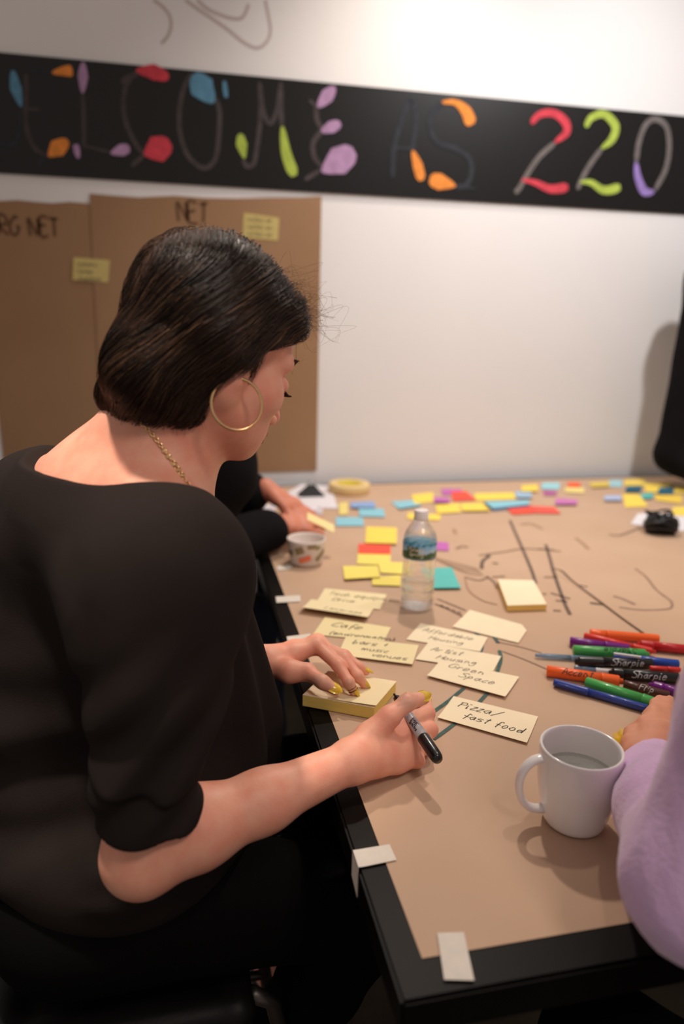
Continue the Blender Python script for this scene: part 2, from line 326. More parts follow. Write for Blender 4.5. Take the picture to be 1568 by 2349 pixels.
drawn(c7((75, 850), (150, 880), (250, 930)), .005, m_ink); drawn(c7((90, 820), (260, 890)), .004, m_ink)
for k in range(4): drawn(c7((110+35*k, 858+13*k), (125+35*k, 872+12*k)), .006, m_ink)
drawn(c1((1120, 315), (1160, 360), (1160, 420), (1130, 470)), .0055, m_teal); drawn(c1((1055, 650), (960, 730), (850, 808)), .0062, m_teal); drawn(c1((1195, 682), (1140, 742)), .0062, m_teal)
drawn(c1((1005, 860), (940, 910), (872, 958)), .0062, m_teal); drawn(c1((1268, 425), (1275, 480), (1252, 560)), .0062, m_teal); drawn(c1((1235, 345), (1260, 380)), .0062, m_teal)
drawn(c1((1260, 375), (1380, 400), (1520, 440)), .0022, m_ink); drawn(c1((1285, 430), (1420, 480), (1570, 545)), .0022, m_ink)
# tape
m_tape = mat('masking_tape', (222, 214, 202), .7, var=.05, scale=60, bump=.2, bscale=300)
def onq(pts, z=TZ): return [onz(x, y, z) for x, y in pts]
def tape(pts, lab, fold=None):
    q = onq(pts); mb = MB().slab([(p[0], p[1], ZP+.0002) for p in q], .0004)
    if fold:
        a, c = q[0], q[3]; x = TX0-.0006
        mb.slab([(x, a[1], TZ-.03), (x, c[1], TZ-.036), (x, c[1], ZP+.0006), (x, a[1], ZP+.0006)], .0005, (1, 0, 0))
        mb.slab([(x, a[1], ZP+.0002), (x, c[1], ZP+.0002), (c[0], c[1], ZP+.0002), (a[0], a[1], ZP+.0002)], .0004)
    tag(mb.build('tape_strip', m_tape), lab, 'tape', 'tape holding the paper cover')
tape([(632, 1370), (688, 1367), (689, 1381), (634, 1384)], 'narrow tape strip on the table edge beside the highest cream note')
tape([(657, 1462), (711, 1455), (716, 1468), (661, 1478)], 'tape strip on the table edge just above the writing woman\'s left hand')
tape([(822, 1951), (893, 1939), (909, 1975), (836, 1990)], 'white tape strip folded over the near left table edge below her forearm', fold=True)
tape([(1002, 2143), (1063, 2141), (1087, 2252), (1018, 2250)], 'white tape strip on the front table edge at the near corner')
tape([(634, 1300), (668, 1296), (668, 1306), (637, 1310)], 'small tape scrap on the paper below the printed tub')

# ================================================================ notes
NC = {}
def ncol(rgb): 
    k = 'note_%d_%d_%d' % rgb
    return mat(k, rgb, .8, var=.02, scale=20)
CREAM = (246, 230, 196); YEL = (246, 216, 92); PYEL = (240, 222, 112); RED = (238, 86, 66); LB = (140, 200, 216); BLUE = (140, 170, 216); PUR = (190, 104, 178); TEAL = (94, 190, 184); DTEAL = (34, 98, 122)
class NF:                                           # a flat frame fitted to a note lying on the table
    def __init__(s, q, z):
        q = np.array([p[:2] for p in q]); s.c = q.mean(0)
        e = (q[1]-q[0]+q[2]-q[3])/2; g = (q[3]-q[0]+q[2]-q[1])/2
        s.w, s.h = np.linalg.norm(e), np.linalg.norm(g); s.e = e/s.w; s.g = g/s.h; s.z = z
        s.q = q
    def uv(s, u, v): return s.q[0]*(1-u)*(1-v)+s.q[1]*u*(1-v)+s.q[2]*u*v+s.q[3]*(1-u)*v
def note(px, rgb, lab, z=0, curl=0., cat='sticky note', group=None, lines=None, lsize=.018, m_w=None, thick=.0004, cut=None, lw=.0014):
    fr = NF(onq(px), 0); n = 6 if curl else 1; v = []; z0 = ZP+.0004+z
    zc = lambda vv: curl*max(0, vv-.45)**2/.3
    # rows run from the far (glued) edge to the near edge
    for j in range(n+1):
        t = j/n
        for u in (0, 1):
            p = fr.uv(u, t); v += [(p[0], p[1], z0+zc(t)), (p[0], p[1], z0+zc(t)+thick)]
    f = []
    for j in range(n):
        a = 4*j; f += [(a, a+2, a+6, a+4)[::-1], (a+1, a+3, a+7, a+5), (a, a+1, a+5, a+4), (a+2, a+6, a+7, a+3)]
    f += [(0, 2, 3, 1), (4*n, 4*n+1, 4*n+3, 4*n+2)]
    if cut:
        q = [fr.uv(*c) for c in cut]; mb = MB().slab([(p[0], p[1], z0) for p in q], thick); v, f = mb.v, mb.f
    o = build('sticky_note', v, f, ncol(rgb)); tag(o, lab, cat, group)
    if lines:
        mb = MB()
        for (txt, u0, v0, sz) in lines:
            ss, L = text_strokes(txt, sz*.74, .3, .3)
            def fm(x, y):
                uu = u0+x/fr.w; vv = v0-y/fr.h; p = fr.uv(uu, vv); return (p[0], p[1], z0+zc(vv)+thick+.0002)
            for s in ss: mb.ribbon(s, lw, fm)
        mb.build('handwriting', m_w or m_blackink, o)
    return o
m_blackink = mat('black_marker_ink', (38, 36, 32), .8); m_greyink = mat('faded_marker_ink', (118, 108, 78), .8)
GN = 'cream notes laid out by the woman'
note(c1((992, 703), (1498, 825), (1430, 990), (895, 838)), CREAM, 'cream note reading Pizza / fast food, between the hands and the mug', lines=[('Pizza/', .10, .36, .022), ('fast food', .24, .72, .020)], group=GN, curl=.002, lw=.0015)
note(c1((795, 265), (1197, 350), (1150, 435), (708, 362)), CREAM, 'cream note reading Affordable Housing, topmost of the housing column', lines=[('Affordable', .10, .40, .019), ('Housing', .26, .78, .018)], group=GN, lw=.0012)
note(c1((838, 385), (1277, 465), (1230, 555), (763, 483)), CREAM, 'cream note reading Artist Housing, between Affordable Housing and Green Space', z=.0008, lines=[('Artist', .10, .40, .020), ('Housing', .24, .80, .019)], group=GN, lw=.0013)
note(c1((912, 492), (1384, 592), (1300, 718), (832, 590)), CREAM, 'cream note reading Green Space, above the pizza note', z=.0016, curl=.002, lines=[('Green', .14, .28, .022), ('Space', .34, .62, .022)], group=GN, lw=.0013)
note(c1((222, 55), (592, 92), (552, 182), (172, 135)), (240, 224, 178), 'cream note with two blurred lines, farthest of the left column by the table edge', lines=[('Tech equipment', .10, .42, .022), ('Drive', .22, .78, .020)], m_w=m_greyink, group=GN, lw=.0018)
note(c1((222, 228), (617, 290), (577, 372), (150, 332)), (240, 224, 172), 'cream note reading Cafe with a line in brackets below', lines=[('Cafe', .16, .46, .028), ('(environmaton)', .22, .90, .017)], group=GN, lw=.0018)
note(c1((140, 125), (513, 180), (465, 262), (68, 200)), (240, 224, 180), 'cream note with a curled near edge, lying over the Cafe note', z=.0016, curl=.010, lines=[('Language', .30, .55, .018), ('Literature', .36, .86, .018)], m_w=m_greyink, group=GN, lw=.0014)
note(c1((345, 352), (783, 400), (745, 522), (295, 465)), (240, 224, 176), 'cream note reading bars + music venues, nearest of the left column', z=.0012, curl=.002, lines=[('bars +', .12, .30, .022), ('music', .28, .58, .019), ('venues', .44, .84, .020)], group=GN, lw=.0015)
note(c1((1090, 185), (1445, 285), (1380, 383), (985, 285)), CREAM, 'blank cream note with one clipped corner above the housing notes', group=GN, curl=0, cut=[(0, 0), (.88, 0), (1, .25), (1, 1), (0, 1)])
# pads
m_padside = mat('cream_pad_edges', (232, 196, 110), .8, stretch=(1, 1, 60), var=.08, scale=20)
def pad(name, px, t, rgb, lab, z=0, side=m_padside, shift=(0, 0)):
    q = onq(px, TZ+t+z); z0 = ZP+.0004+z; c = np.mean(q, 0)
    e = empty(name, (c[0], c[1], z0), lab, 'note pad')
    MB().slab([(p[0], p[1], z0) for p in q], t-.001).build('sheet_block', side, e)
    MB().slab([(p[0]+shift[0], p[1]+shift[1], z0+t-.0009) for p in q], .0006).build('top_sheet', ncol(rgb), e)
    return e
pad('note_pad', [(1141, 1330), (1223, 1332), (1253, 1387), (1163, 1390)], .013, CREAM, 'thick cream note pad lying alone above the blank cream note')
held = pad('note_pad', [(752, 1540), (908, 1564), (858, 1625), (694, 1595)], .018, CREAM, 'cream note pad under the writing woman\'s hands', side=mat('yellow_pad_edges', (232, 206, 112), .8, stretch=(1, 1, 60), var=.08, scale=20))
q = onq([(752, 1543), (909, 1563), (862, 1622), (752, 1602)], TZ+.020)
MB().slab([(p[0], p[1], TZ+.0195+(.0025 if i == 2 else 0)) for i, p in enumerate(q)], .0005).build('loose_sheet', ncol((242, 224, 180)), held)
pad('note_pad', [(1110, 1151), (1213, 1148), (1213, 1157), (1130, 1166)], .010, LB, 'blue note pad lying beside the two red notes', side=mat('blue_pad_edges', (104, 140, 190), .8))
# small coloured notes
far = [
 ([(840, 1209), (910, 1212), (909, 1252), (837, 1250)], YEL, 'bright yellow note left of the bottle, just above the red one'),
 ([(822, 1250), (896, 1253), (895, 1299), (818, 1295)], PYEL, 'pale yellow note lying half under the red note left of the bottle'),
 ([(822, 1250), (896, 1253), (895, 1274), (821, 1272)], RED, 'red note strip on top of a pale yellow note left of the bottle'),
 ([(786, 1301), (866, 1300), (872, 1330), (790, 1335)], PYEL, 'pale yellow note farthest left of the overlapping three beside the bottle'),
 ([(866, 1291), (939, 1293), (937, 1320), (872, 1317)], PYEL, 'pale yellow note partly behind the lower half of the bottle'),
 ([(853, 1328), (918, 1322), (918, 1347), (853, 1345)], PYEL, 'pale yellow note nearest the cream notes, left of the bottle base'),
 ([(964, 1305), (1036, 1303), (1057, 1354), (992, 1355)], TEAL, 'teal note standing out right of the bottle base'),
 ([(972, 1243), (1028, 1246), (1029, 1265), (974, 1262)], PUR, 'purple note just right of the bottle label'),
 ([(770, 1188), (832, 1188), (834, 1208), (770, 1208)], LB, 'light blue note nearest of the blue group by the black-sleeved hands'),
 ([(803, 1154), (858, 1152), (862, 1169), (805, 1169)], BLUE, 'periwinkle note farthest of the blue group by the black-sleeved hands'),
 ([(822, 1167), (879, 1169), (883, 1188), (824, 1186)], LB, 'light blue note in the middle of the blue group by the black-sleeved hands'),
 ([(776, 1156), (797, 1154), (797, 1182), (778, 1184)], (232, 214, 130), 'narrow pale yellow note left of the blue group'),
 ([(897, 1152), (954, 1148), (966, 1163), (916, 1171)], LB, 'light blue note just behind the bottle cap to its left'),
 ([(943, 1136), (992, 1131), (998, 1152), (950, 1157)], YEL, 'yellow note far behind the bottle cap, next to the purple ones'),
 ([(1011, 1123), (1057, 1123), (1061, 1136), (1015, 1137)], PUR, 'purple note farthest back, half under the red note'),
 ([(992, 1142), (1031, 1144), (1031, 1157), (996, 1156)], PUR, 'purple note between two yellow notes behind the bottle'),
 ([(1034, 1129), (1069, 1129), (1092, 1149), (1038, 1151)], RED, 'red note among purple and yellow notes behind the bottle'),
 ([(998, 1161), (1052, 1156), (1057, 1177), (1002, 1180)], YEL, 'yellow note right of the bottle cap, left one of a touching pair'),
 ([(1054, 1156), (1107, 1154), (1124, 1175), (1061, 1176)], YEL, 'yellow note of a touching pair, the one beside the blue pad'),
 ([(1087, 1133), (1178, 1131), (1182, 1146), (1090, 1150)], YEL, 'wide yellow note right of the red note behind the bottle'),
 ([(933, 1178), (1011, 1182), (1008, 1195), (935, 1192)], YEL, 'yellow note directly behind the neck of the bottle'),
 ([(1180, 1129), (1217, 1129), (1220, 1146), (1184, 1146)], (158, 190, 214), 'pale blue note at the right end of the wide yellow note'),
 ([(1159, 1167), (1217, 1161), (1228, 1179), (1176, 1182)], RED, 'red note nearest the blue pad, left of the red pair'),
 ([(1219, 1163), (1270, 1165), (1286, 1180), (1229, 1179)], (240, 92, 78), 'red note right of the red pair in front of the blue pad'),
 ([(1194, 1115), (1232, 1112), (1234, 1130), (1197, 1131)], YEL, 'yellow note close to the wall, left of the pale cyan one'),
 ([(1243, 1108), (1284, 1108), (1282, 1124), (1241, 1123)], (158, 212, 222), 'pale cyan note close to the wall above a purple one'),
 ([(1245, 1125), (1278, 1129), (1274, 1138), (1247, 1138)], (176, 96, 150), 'small plum note below the pale cyan note near the wall'),
 ([(1274, 1144), (1324, 1148), (1322, 1161), (1272, 1161)], (200, 120, 180), 'pinkish purple note alone in the middle of the far paper'),
 ([(1301, 1108), (1330, 1108), (1331, 1119), (1301, 1119)], (240, 104, 62), 'orange note close to the wall'),
 ([(1293, 1120), (1339, 1121), (1339, 1133), (1297, 1131)], (240, 220, 140), 'pale yellow note just below the orange note near the wall'),
 ([(1350, 1108), (1398, 1106), (1396, 1119), (1358, 1121)], (226, 200, 92), 'mustard yellow note near the wall left of a pale blue one'),
 ([(1396, 1102), (1427, 1102), (1425, 1119), (1398, 1117)], (164, 208, 218), 'pale blue note near the wall right of the mustard one'),
 ([(1431, 1102), (1477, 1100), (1481, 1115), (1431, 1116)], (242, 214, 104), 'yellow note near the wall above the left dark teal one'),
 ([(1437, 1117), (1471, 1117), (1469, 1131), (1431, 1131)], DTEAL, 'dark teal note, left of the two at the far right'),
 ([(1478, 1110), (1540, 1110), (1534, 1132), (1478, 1131)], YEL, 'yellow note between the two dark teal notes'),
 ([(1511, 1120), (1543, 1120), (1543, 1135), (1506, 1135)], DTEAL, 'dark teal note, right of the two at the far right'),
 ([(1467, 1134), (1498, 1132), (1496, 1146), (1473, 1147)], TEAL, 'teal note below the gap between the two dark teal notes'),
 ([(1427, 1134), (1466, 1136), (1485, 1163), (1433, 1165)], YEL, 'large yellow note nearest of the far right cluster, left side'),
 ([(1500, 1137), (1563, 1137), (1563, 1157), (1504, 1149)], (238, 204, 84), 'yellow note below the right dark teal note'),
 ([(1385, 1138), (1423, 1138), (1425, 1152), (1385, 1152)], (176, 190, 222), 'lavender blue note left of the far right cluster'),
 ([(1542, 1165), (1590, 1163), (1590, 1186), (1542, 1184)], YEL, 'yellow note at the right picture edge above the black gadget'),
 ([(1546, 1117), (1590, 1117), (1590, 1133), (1546, 1133)], (242, 212, 88), 'yellow note at the right picture edge below the person in black'),
]
for i, (px, rgb, lab) in enumerate(far): note(px, rgb, lab, z=.0002+(i % 6)*.0003+(.001 if 'strip on top' in lab else 0), group='coloured notes spread over the far table', curl=.004 if i % 3 == 0 else 0)
# sheets of white paper
def sheet_on(px, lab, z=0, cat='paper', m=None):
    q = onq(px); o = MB().slab([(p[0], p[1], ZP+.0003+z) for p in q], .0004).build('white_sheet', m or mat('white_paper', (226, 222, 226), .8)); return tag(o, lab, cat)
sheet_on([(640, 1142), (690, 1112), (758, 1116), (775, 1167), (690, 1166)], 'white sheet of paper beside the hands of the person in black')
sheet_on([(1462, 1179), (1600, 1175), (1610, 1225), (1446, 1203)], 'white sheet of paper under the black gadget at the far right')

# ================================================================ things on the table
# mug
m_mug = mat('white_glazed_ceramic', (244, 240, 239), .16, coat=.3)
mc = V(.4175, .6285, ZP); MH = .095
mug = empty('mug', mc, 'white ceramic mug half full of water near the lavender sleeve', 'mug')
R0, R1 = .0318, .0450
prof = [(0, .0008), (R0-.004, .0008), (R0-.002, 0), (R0, .001)]
for t in np.linspace(.03, 1, 18):
    r = R0+(R1-R0)*min(1, (t/.62))**.62 if t < .62 else R1
    prof.append((r, t*(MH-.002)))
prof += [(R1-.0005, MH-.0005), (R1-.0018, MH), (R1-.0033, MH-.001), (R1-.0038, MH-.004)]
for t in np.linspace(.93, .1, 12):
    r = (R0+(R1-R0)*min(1, (t/.62))**.62 if t < .62 else R1)-.004
    prof.append((r, t*(MH-.002)))
prof.append((0, .008))
MB().lathe(prof, mc, 64).build('mug_body', m_mug, mug, True)
hd = unit(V(-.97, .10, 0)); s = []
for t in np.linspace(0, 1, 22):
    a = math.pi*(.5+t); s.append(mc + hd*(R1-.007+.030*max(0, -math.cos(a))**.75) + V(0, 0, MH*.545+.0305*math.sin(a)*(1 if t < .5 else 1.12)))
P = np.array(s); P[0] -= hd*.002; P[-1] -= hd*.006
mb = MB(); n = 12; up = np.gradient(P, axis=0); up /= np.linalg.norm(up, axis=1, keepdims=True); sd = np.cross(hd, V(0, 0, 1)); vs = []
for p, t in zip(P, up):
    nn = np.cross(sd, t)
    for k in range(n): a = 2*math.pi*k/n; vs.append(p + sd*.0068*math.cos(a) + nn*.0044*math.sin(a))
fs = [(i*n+k, i*n+(k+1) % n, (i+1)*n+(k+1) % n, (i+1)*n+k) for i in range(len(P)-1) for k in range(n)] + [tuple(range(n))[::-1], tuple((len(P)-1)*n+k for k in range(n))]
build('handle', vs, fs, m_mug, mug, True)
m_water = mat('water', (206, 218, 208), .03, trans=.4, ior=1.33, alpha=.35)
m_bwater = mat('bottled_water', (246, 250, 250), .02, trans=1, ior=1.33, alpha=.5)
MB().lathe([(0, .010), (R0-.005, .012), (R0+.003, .03), (R1-.0043, .052), (R1-.0043, .0605), (0, .0605)], mc, 48).build('water', m_water, mug, True)
# water bottle
m_pet = mat('clear_plastic', (252, 252, 252), .05, trans=1, ior=1.45, alpha=.38, coat=.5)
bc = onz(955, 1393, ZP); bot = empty('water_bottle', bc, 'clear plastic water bottle with blue and green landscape label', 'bottle')
def brad(h):
    pts = [(0, .024), (.003, .030), (.012, .0325), (.02, .0325), (.026, .0305), (.032, .0328), (.040, .0328), (.046, .0308), (.052, .0328), (.060, .0328), (.066, .0312), (.072, .0326), (.08, .0322), (.09, .0316), (.10, .0322), (.104, .0328), (.108, .0324), (.138, .0324), (.142, .033), (.148, .0322), (.158, .028), (.168, .0222), (.176, .0165), (.181, .0135), (.184, .0125), (.196, .0125)]
    return np.interp(h, [p[0] for p in pts], [p[1] for p in pts])
hs = np.linspace(.0, .19, 80)
prof = [(0, .006), (.014, .005), (.021, .0008)] + [(float(brad(h)), h) for h in hs[1:]] + [(float(brad(h))-.0006, h) for h in hs[::-1][:-2]] + [(.018, .0022), (.012, .0065), (0, .0075)]
MB().lathe(prof, bc, 56).build('bottle_body', m_pet, bot, True)
prof = [(0, .0085), (.02, .006)] + [(float(brad(h))-.0011, h) for h in np.linspace(.006, .0555, 26)] + [(0, .0556)]
MB().lathe(prof, bc, 48).build('water', m_bwater, bot, True)
MB().lathe([(0, .1995), (.0125, .1995), (.0135, .1985), (.0138, .185), (.0142, .1835), (.0142, .181), (.0128, .181)][::-1], bc, 40).build('cap', mat('white_cap_plastic', (232, 224, 222), .4), bot, True)
# label: landscape print wrapped round the bottle
m = bpy.data.materials.new('bottle_label'); m.use_nodes = True; nt = m.node_tree; bs = nt.nodes['Principled BSDF']; bs.inputs['Roughness'].default_value = .35
tc = nt.nodes.new('ShaderNodeTexCoord'); sx = nt.nodes.new('ShaderNodeSeparateXYZ'); nt.links.new(tc.outputs['Object'], sx.inputs[0])
nz = nt.nodes.new('ShaderNodeTexNoise'); nz.inputs['Scale'].default_value = 120; nz.inputs['Detail'].default_value = 3; nt.links.new(tc.outputs['Object'], nz.inputs['Vector'])
mp = nt.nodes.new('ShaderNodeMath'); mp.operation = 'MULTIPLY_ADD'; mp.inputs[1].default_value = .022; nt.links.new(nz.outputs['Fac'], mp.inputs[0]); nt.links.new(sx.outputs['Z'], mp.inputs[2])
mr = nt.nodes.new('ShaderNodeMapRange'); mr.inputs['From Min'].default_value = .118; mr.inputs['From Max'].default_value = .150; nt.links.new(mp.outputs[0], mr.inputs[0])
rp = nt.nodes.new('ShaderNodeValToRGB'); e = rp.color_ramp.elements; e[0].position = 0; e[0].color = lin((70, 110, 120))+(1,); e[1].position = 1; e[1].color = lin((40, 120, 140))+(1,)
for pos, c in [(.08, (110, 140, 160)), (.14, (74, 104, 58)), (.30, (58, 88, 52)), (.42, (86, 112, 84)), (.48, (182, 208, 228)), (.72, (140, 186, 222)), (.93, (110, 170, 206)), (.96, (40, 120, 140))]:
    x = e.new(pos); x.color = lin(c)+(1,)
nt.links.new(mr.outputs[0], rp.inputs[0]); nt.links.new(rp.outputs[0], bs.inputs['Base Color'])
lbl = MB().lathe([(.0327, .107), (.0330, .108), (.0330, .1375), (.0327, .1385)], bc, 64).build('label', m, bot, True)
mb = MB(); mg = MB()
def cyl(c0, r):
    return lambda s_, h: (c0[0]+r*math.sin(s_/r), c0[1]-r*math.cos(s_/r), c0[2]+h)
fm = cyl(bc, .03325)
for k in range(14): mg.ribbon([(-.036+k*.0017, .112), (-.036+k*.0017, .1335)], .0018, fm)
mg.build('emblem', mat('label_dark_green', (52, 74, 40), .5), lbl)
fm2 = cyl(bc, .0334)
ss, L = text_strokes('Poland', .0075, .15, .1)
for s in ss: mb.ribbon(s+np.array([-.0335, .1255]), .0011, fm2)
ss, L = text_strokes('Spring', .0075, .15, .1)
for s in ss: mb.ribbon(s+np.array([-.0325, .1165]), .0011, fm2)
mb.build('lettering', mat('label_cream_print', (222, 214, 190), .5), lbl)
# markers and pens
def col_mat(n, rgb, rough=.28): return mat(n, rgb, rough, coat=.15)
MC = {'orange': col_mat('orange_plastic', (248, 104, 40)), 'red': col_mat('red_plastic', (222, 52, 44)), 'dred': col_mat('dark_red_plastic', (190, 26, 34)), 'purple': col_mat('purple_plastic', (116, 26, 130)), 'green': col_mat('green_plastic', (70, 168, 82)),
      'black': col_mat('black_plastic', (18, 18, 20)), 'blue': col_mat('blue_plastic', (26, 74, 176)), 'navy': col_mat('navy_plastic', (44, 66, 150)), 'brown': col_mat('brown_plastic', (76, 36, 26)), 'lblue': mat('light_blue_clear_plastic', (150, 184, 216), .12, trans=.6), 'white': col_mat('white_plastic', (226, 226, 230)), 'grey': col_mat('grey_plastic', (176, 172, 176))}
def marker(name, a, b_, r, body, cap, lab, z=None, capfrac=.32, nub=True, logo=None, logom=None, clip=False, cap_at_end=True, side=0., taper=False, logo_at=.12, flip=False, z2=None, label_band=None):
    A = onz(*a, ZP+(z if z is not None else r)) if len(a) == 2 else np.array(a); B = onz(*b_, ZP+(z2 if z2 is not None else (z if z is not None else r))) if len(b_) == 2 else np.array(b_)
    ax = unit(B-A); L = np.linalg.norm(B-A); e = empty(name, A, lab, 'pen' if r < .0055 else 'marker', 'markers and pens heaped by the mug')
    if not cap_at_end: A, B, ax = B, A, -ax
    cl = L*capfrac; bl = L-cl; k = 22
    pb = [(0, 0), (r*.82, 0), (r*.96, .001), (r*.96, bl*.5), (r*.95, bl)] if not taper else [(0, 0), (r*.5, 0), (r*.62, .002), (r*.95, L*.18), (r*.95, bl)]
    MB().lathe(pb, A, k, ax).build('barrel', body, e, True)
    pc = [(r*.97, bl-.0005), (r*1.04, bl), (r*1.04, bl+.002), (r, bl+.003), (r*.97, L-.002-(.006 if nub else 0)), (r*.85, L-(.006 if nub else 0))]
    pc += [(r*.55, L-.006), (r*.5, L-.0005), (0, L)] if nub else [(0, L)]
    MB().lathe(pc, A, k, ax).build('cap', cap, e, True)
    sdv = unit(np.cross(V(0, 0, 1), ax)); upv = np.cross(ax, sdv)
    if clip:
        p0 = A+ax*(L-.008)+(upv*math.cos(side)+sdv*math.sin(side))*(r+.0022); p1 = p0-ax*cl*.8
        MB().tube([p0-(upv*math.cos(side)+sdv*math.sin(side))*.003, p0, p1], [.0018, .0018, .0014], 8).build('clip', cap, e, True)
    if logo:
        mb = MB(); ss, LL = text_strokes(logo, r*1.25, .12, .3)
        toward = math.atan2((CAM-A)@sdv, (CAM-A)@upv)
        a0 = toward*.75+side
        def fm(x, y):
            xx, yy = (LL-x, r*1.2-y) if flip else (x, y)
            t = a0 + (yy-r*.45)/r
            rr = r*(.985 if True else 1)+.0002
            return tuple(A+ax*(L*logo_at+xx)+rr*(upv*math.cos(t)+sdv*math.sin(t)))
        for s_ in ss: mb.ribbon(s_, r*.13, fm)
        mb.build('lettering', logom, e)
    return e
WI = mat('white_print', (206, 206, 206), .6); BI = mat('black_print', (24, 40, 26), .6)
marker('highlighter', (1352, 1453), (1510, 1466), .0085, MC['orange'], MC['orange'], 'orange highlighter at the back of the marker heap', capfrac=.75, nub=False, cap_at_end=True)
marker('red_marker', (1460, 1478), (1585, 1491), .0085, MC['dred'], MC['dred'], 'dark red marker at the back right of the heap', cap_at_end=False, capfrac=.3)
marker('red_pen', (1339, 1458), (1504, 1496), .0062, MC['red'], MC['red'], 'red marker crossing between the orange and purple ones', z=.0085, capfrac=.3, z2=.008)
marker('purple_marker', (1306, 1471), (1443, 1489), .0085, MC['purple'], MC['purple'], 'purple marker lying behind the light green highlighter', capfrac=.4, nub=False)
marker('highlighter', (1314, 1492), (1488, 1502), .0095, MC['green'], MC['green'], 'light green highlighter in the middle of the heap with upside-down lettering', capfrac=.26, z=.0115, logo='Sharpie', logom=BI, flip=True, logo_at=.38)
marker('ballpoint_pen', (1227, 1503), (1390, 1514), .0045, MC['lblue'], MC['lblue'], 'translucent light blue pen sticking out left of the heap', capfrac=.5, nub=False, taper=True)
marker('black_marker', (1317, 1518), (1495, 1523), .0092, MC['black'], MC['black'], 'black marker with white lettering lying in the middle of the heap', cap_at_end=False, capfrac=.36, z=.012, logo='Sharpie', logom=WI, logo_at=.12, flip=True)
marker('blue_marker', (1407, 1508), (1556, 1524), .0078, MC['blue'], MC['blue'], 'blue marker with a white clip behind the black marker', cap_at_end=False, capfrac=.3, z=.014, logo=None)
q0, q1 = onz(1407, 1500, ZP+.024), onz(1452, 1506, ZP+.024)
marker('ballpoint_pen', (1316, 1532), (1400, 1541), .0042, MC['lblue'], MC['white'], 'pale blue pen between the two black markers', capfrac=.4, nub=False)
marker('black_marker', (1395, 1544), (1556, 1556), .0092, MC['black'], MC['black'], 'black marker with white lettering nearest the lavender sleeve', cap_at_end=False, capfrac=.2, logo='Sharpie', logom=WI, logo_at=.18, flip=True)
marker('red_pen', (1490, 1533), (1560, 1537), .0045, MC['red'], MC['red'], 'red pen tip between the two black markers', capfrac=.4, nub=False, z=.015)
marker('highlighter', (1253, 1538), (1429, 1564), .0092, MC['orange'], MC['orange'], 'orange highlighter with black print at the left front of the heap', capfrac=.28, logo='Accent', logom=BI, logo_at=.2)
marker('brown_marker', (1430, 1570), (1535, 1597), .0078, MC['brown'], MC['brown'], 'dark brown marker behind the dark green one', capfrac=.5, nub=False, logo='Flip', logom=WI, logo_at=.35)
marker('purple_marker', (1487, 1571), (1560, 1590), .0085, MC['purple'], MC['purple'], 'purple marker tip next to the lavender sleeve', cap_at_end=False, capfrac=.45)
marker('green_marker', (1343, 1565), (1499, 1613), .0092, MC['green'], MC['green'], 'plain green marker at the front of the heap', capfrac=.16, nub=False)
marker('blue_felt_pen', (1270, 1565), (1485, 1626), .0062, MC['navy'], MC['navy'], 'long dark blue felt pen at the very front of the heap', cap_at_end=False, capfrac=.38, nub=False, clip=True, side=1.2)
MB().box((0, -.0022, 0), (.042, .0022, .003), np.stack([unit(q1-q0), np.cross(V(0, 0, 1), unit(q1-q0)), V(0, 0, 1)], 1), q0+V(0, 0, -.001)).build('clip', MC['white'], [o for o in bpy.data.objects if o.name.startswith('blue_marker')][0])
# printed tub and tape rolls at the far left
tc_ = onz(702, 1290, ZP); tub = empty('printed_tub', tc_, 'short round white tub printed with brown and orange patches, left of the bottle', 'tub')
MB().lathe([(0, .001), (.036, .001), (.038, .004), (.044, .055), (.0445, .060), (.0425, .060), (.041, .054), (.036, .010), (0, .008)], tc_, 40).build('tub_body', mat('white_card', (226, 214, 206), .6), tub, True)
m_pb = mat('brown_print', (150, 132, 96), .7); m_po = mat('orange_print', (236, 130, 96), .7)
for (a, h, ln, wdt, mm, sl) in [(-.55, .040, .020, .016, m_pb, .4), (.15, .050, .022, .010, m_pb, .0), (-.25, .020, .028, .013, m_po, .35), (.75, .026, .026, .012, m_pb, .8), (.5, .046, .012, .008, m_pb, .2), (-1.2, .03, .02, .012, m_pb, .3)]:
    def fm(x, y): 
        r = .0385+.0062*min(1, max(0, y/.055))+.0004; t = a+x/r; return (tc_[0]+r*math.sin(t), tc_[1]-r*math.cos(t), tc_[2]+y)
    MB().ribbon([(-ln/2+ln*i/5, h-sl*ln/2+sl*ln*i/5) for i in range(6)], wdt, fm).build('printed_patch', mm, tub)
rc = onz(800, 1128, ZP); roll = empty('tape_roll', rc, 'cream masking tape roll with a yellow core lying flat near the wall', 'tape roll')
MB().lathe([(.040, 0), (.066, 0), (.068, .002), (.068, .028), (.066, .030), (.040, .030), (.040, 0)], rc, 40).build('tape_ring', mat('cream_tape', (228, 198, 140), .7, stretch=(1, 1, 1), var=.05, scale=100), roll, True)
MB().lathe([(.0375, .0), (.0398, .0), (.0398, .031), (.0375, .031), (.0375, 0)], rc, 40).lathe([(0, .001), (.037, .001), (.037, .004), (0, .004)], rc, 30).build('core', mat('yellow_core', (208, 186, 60), .7), roll, True)
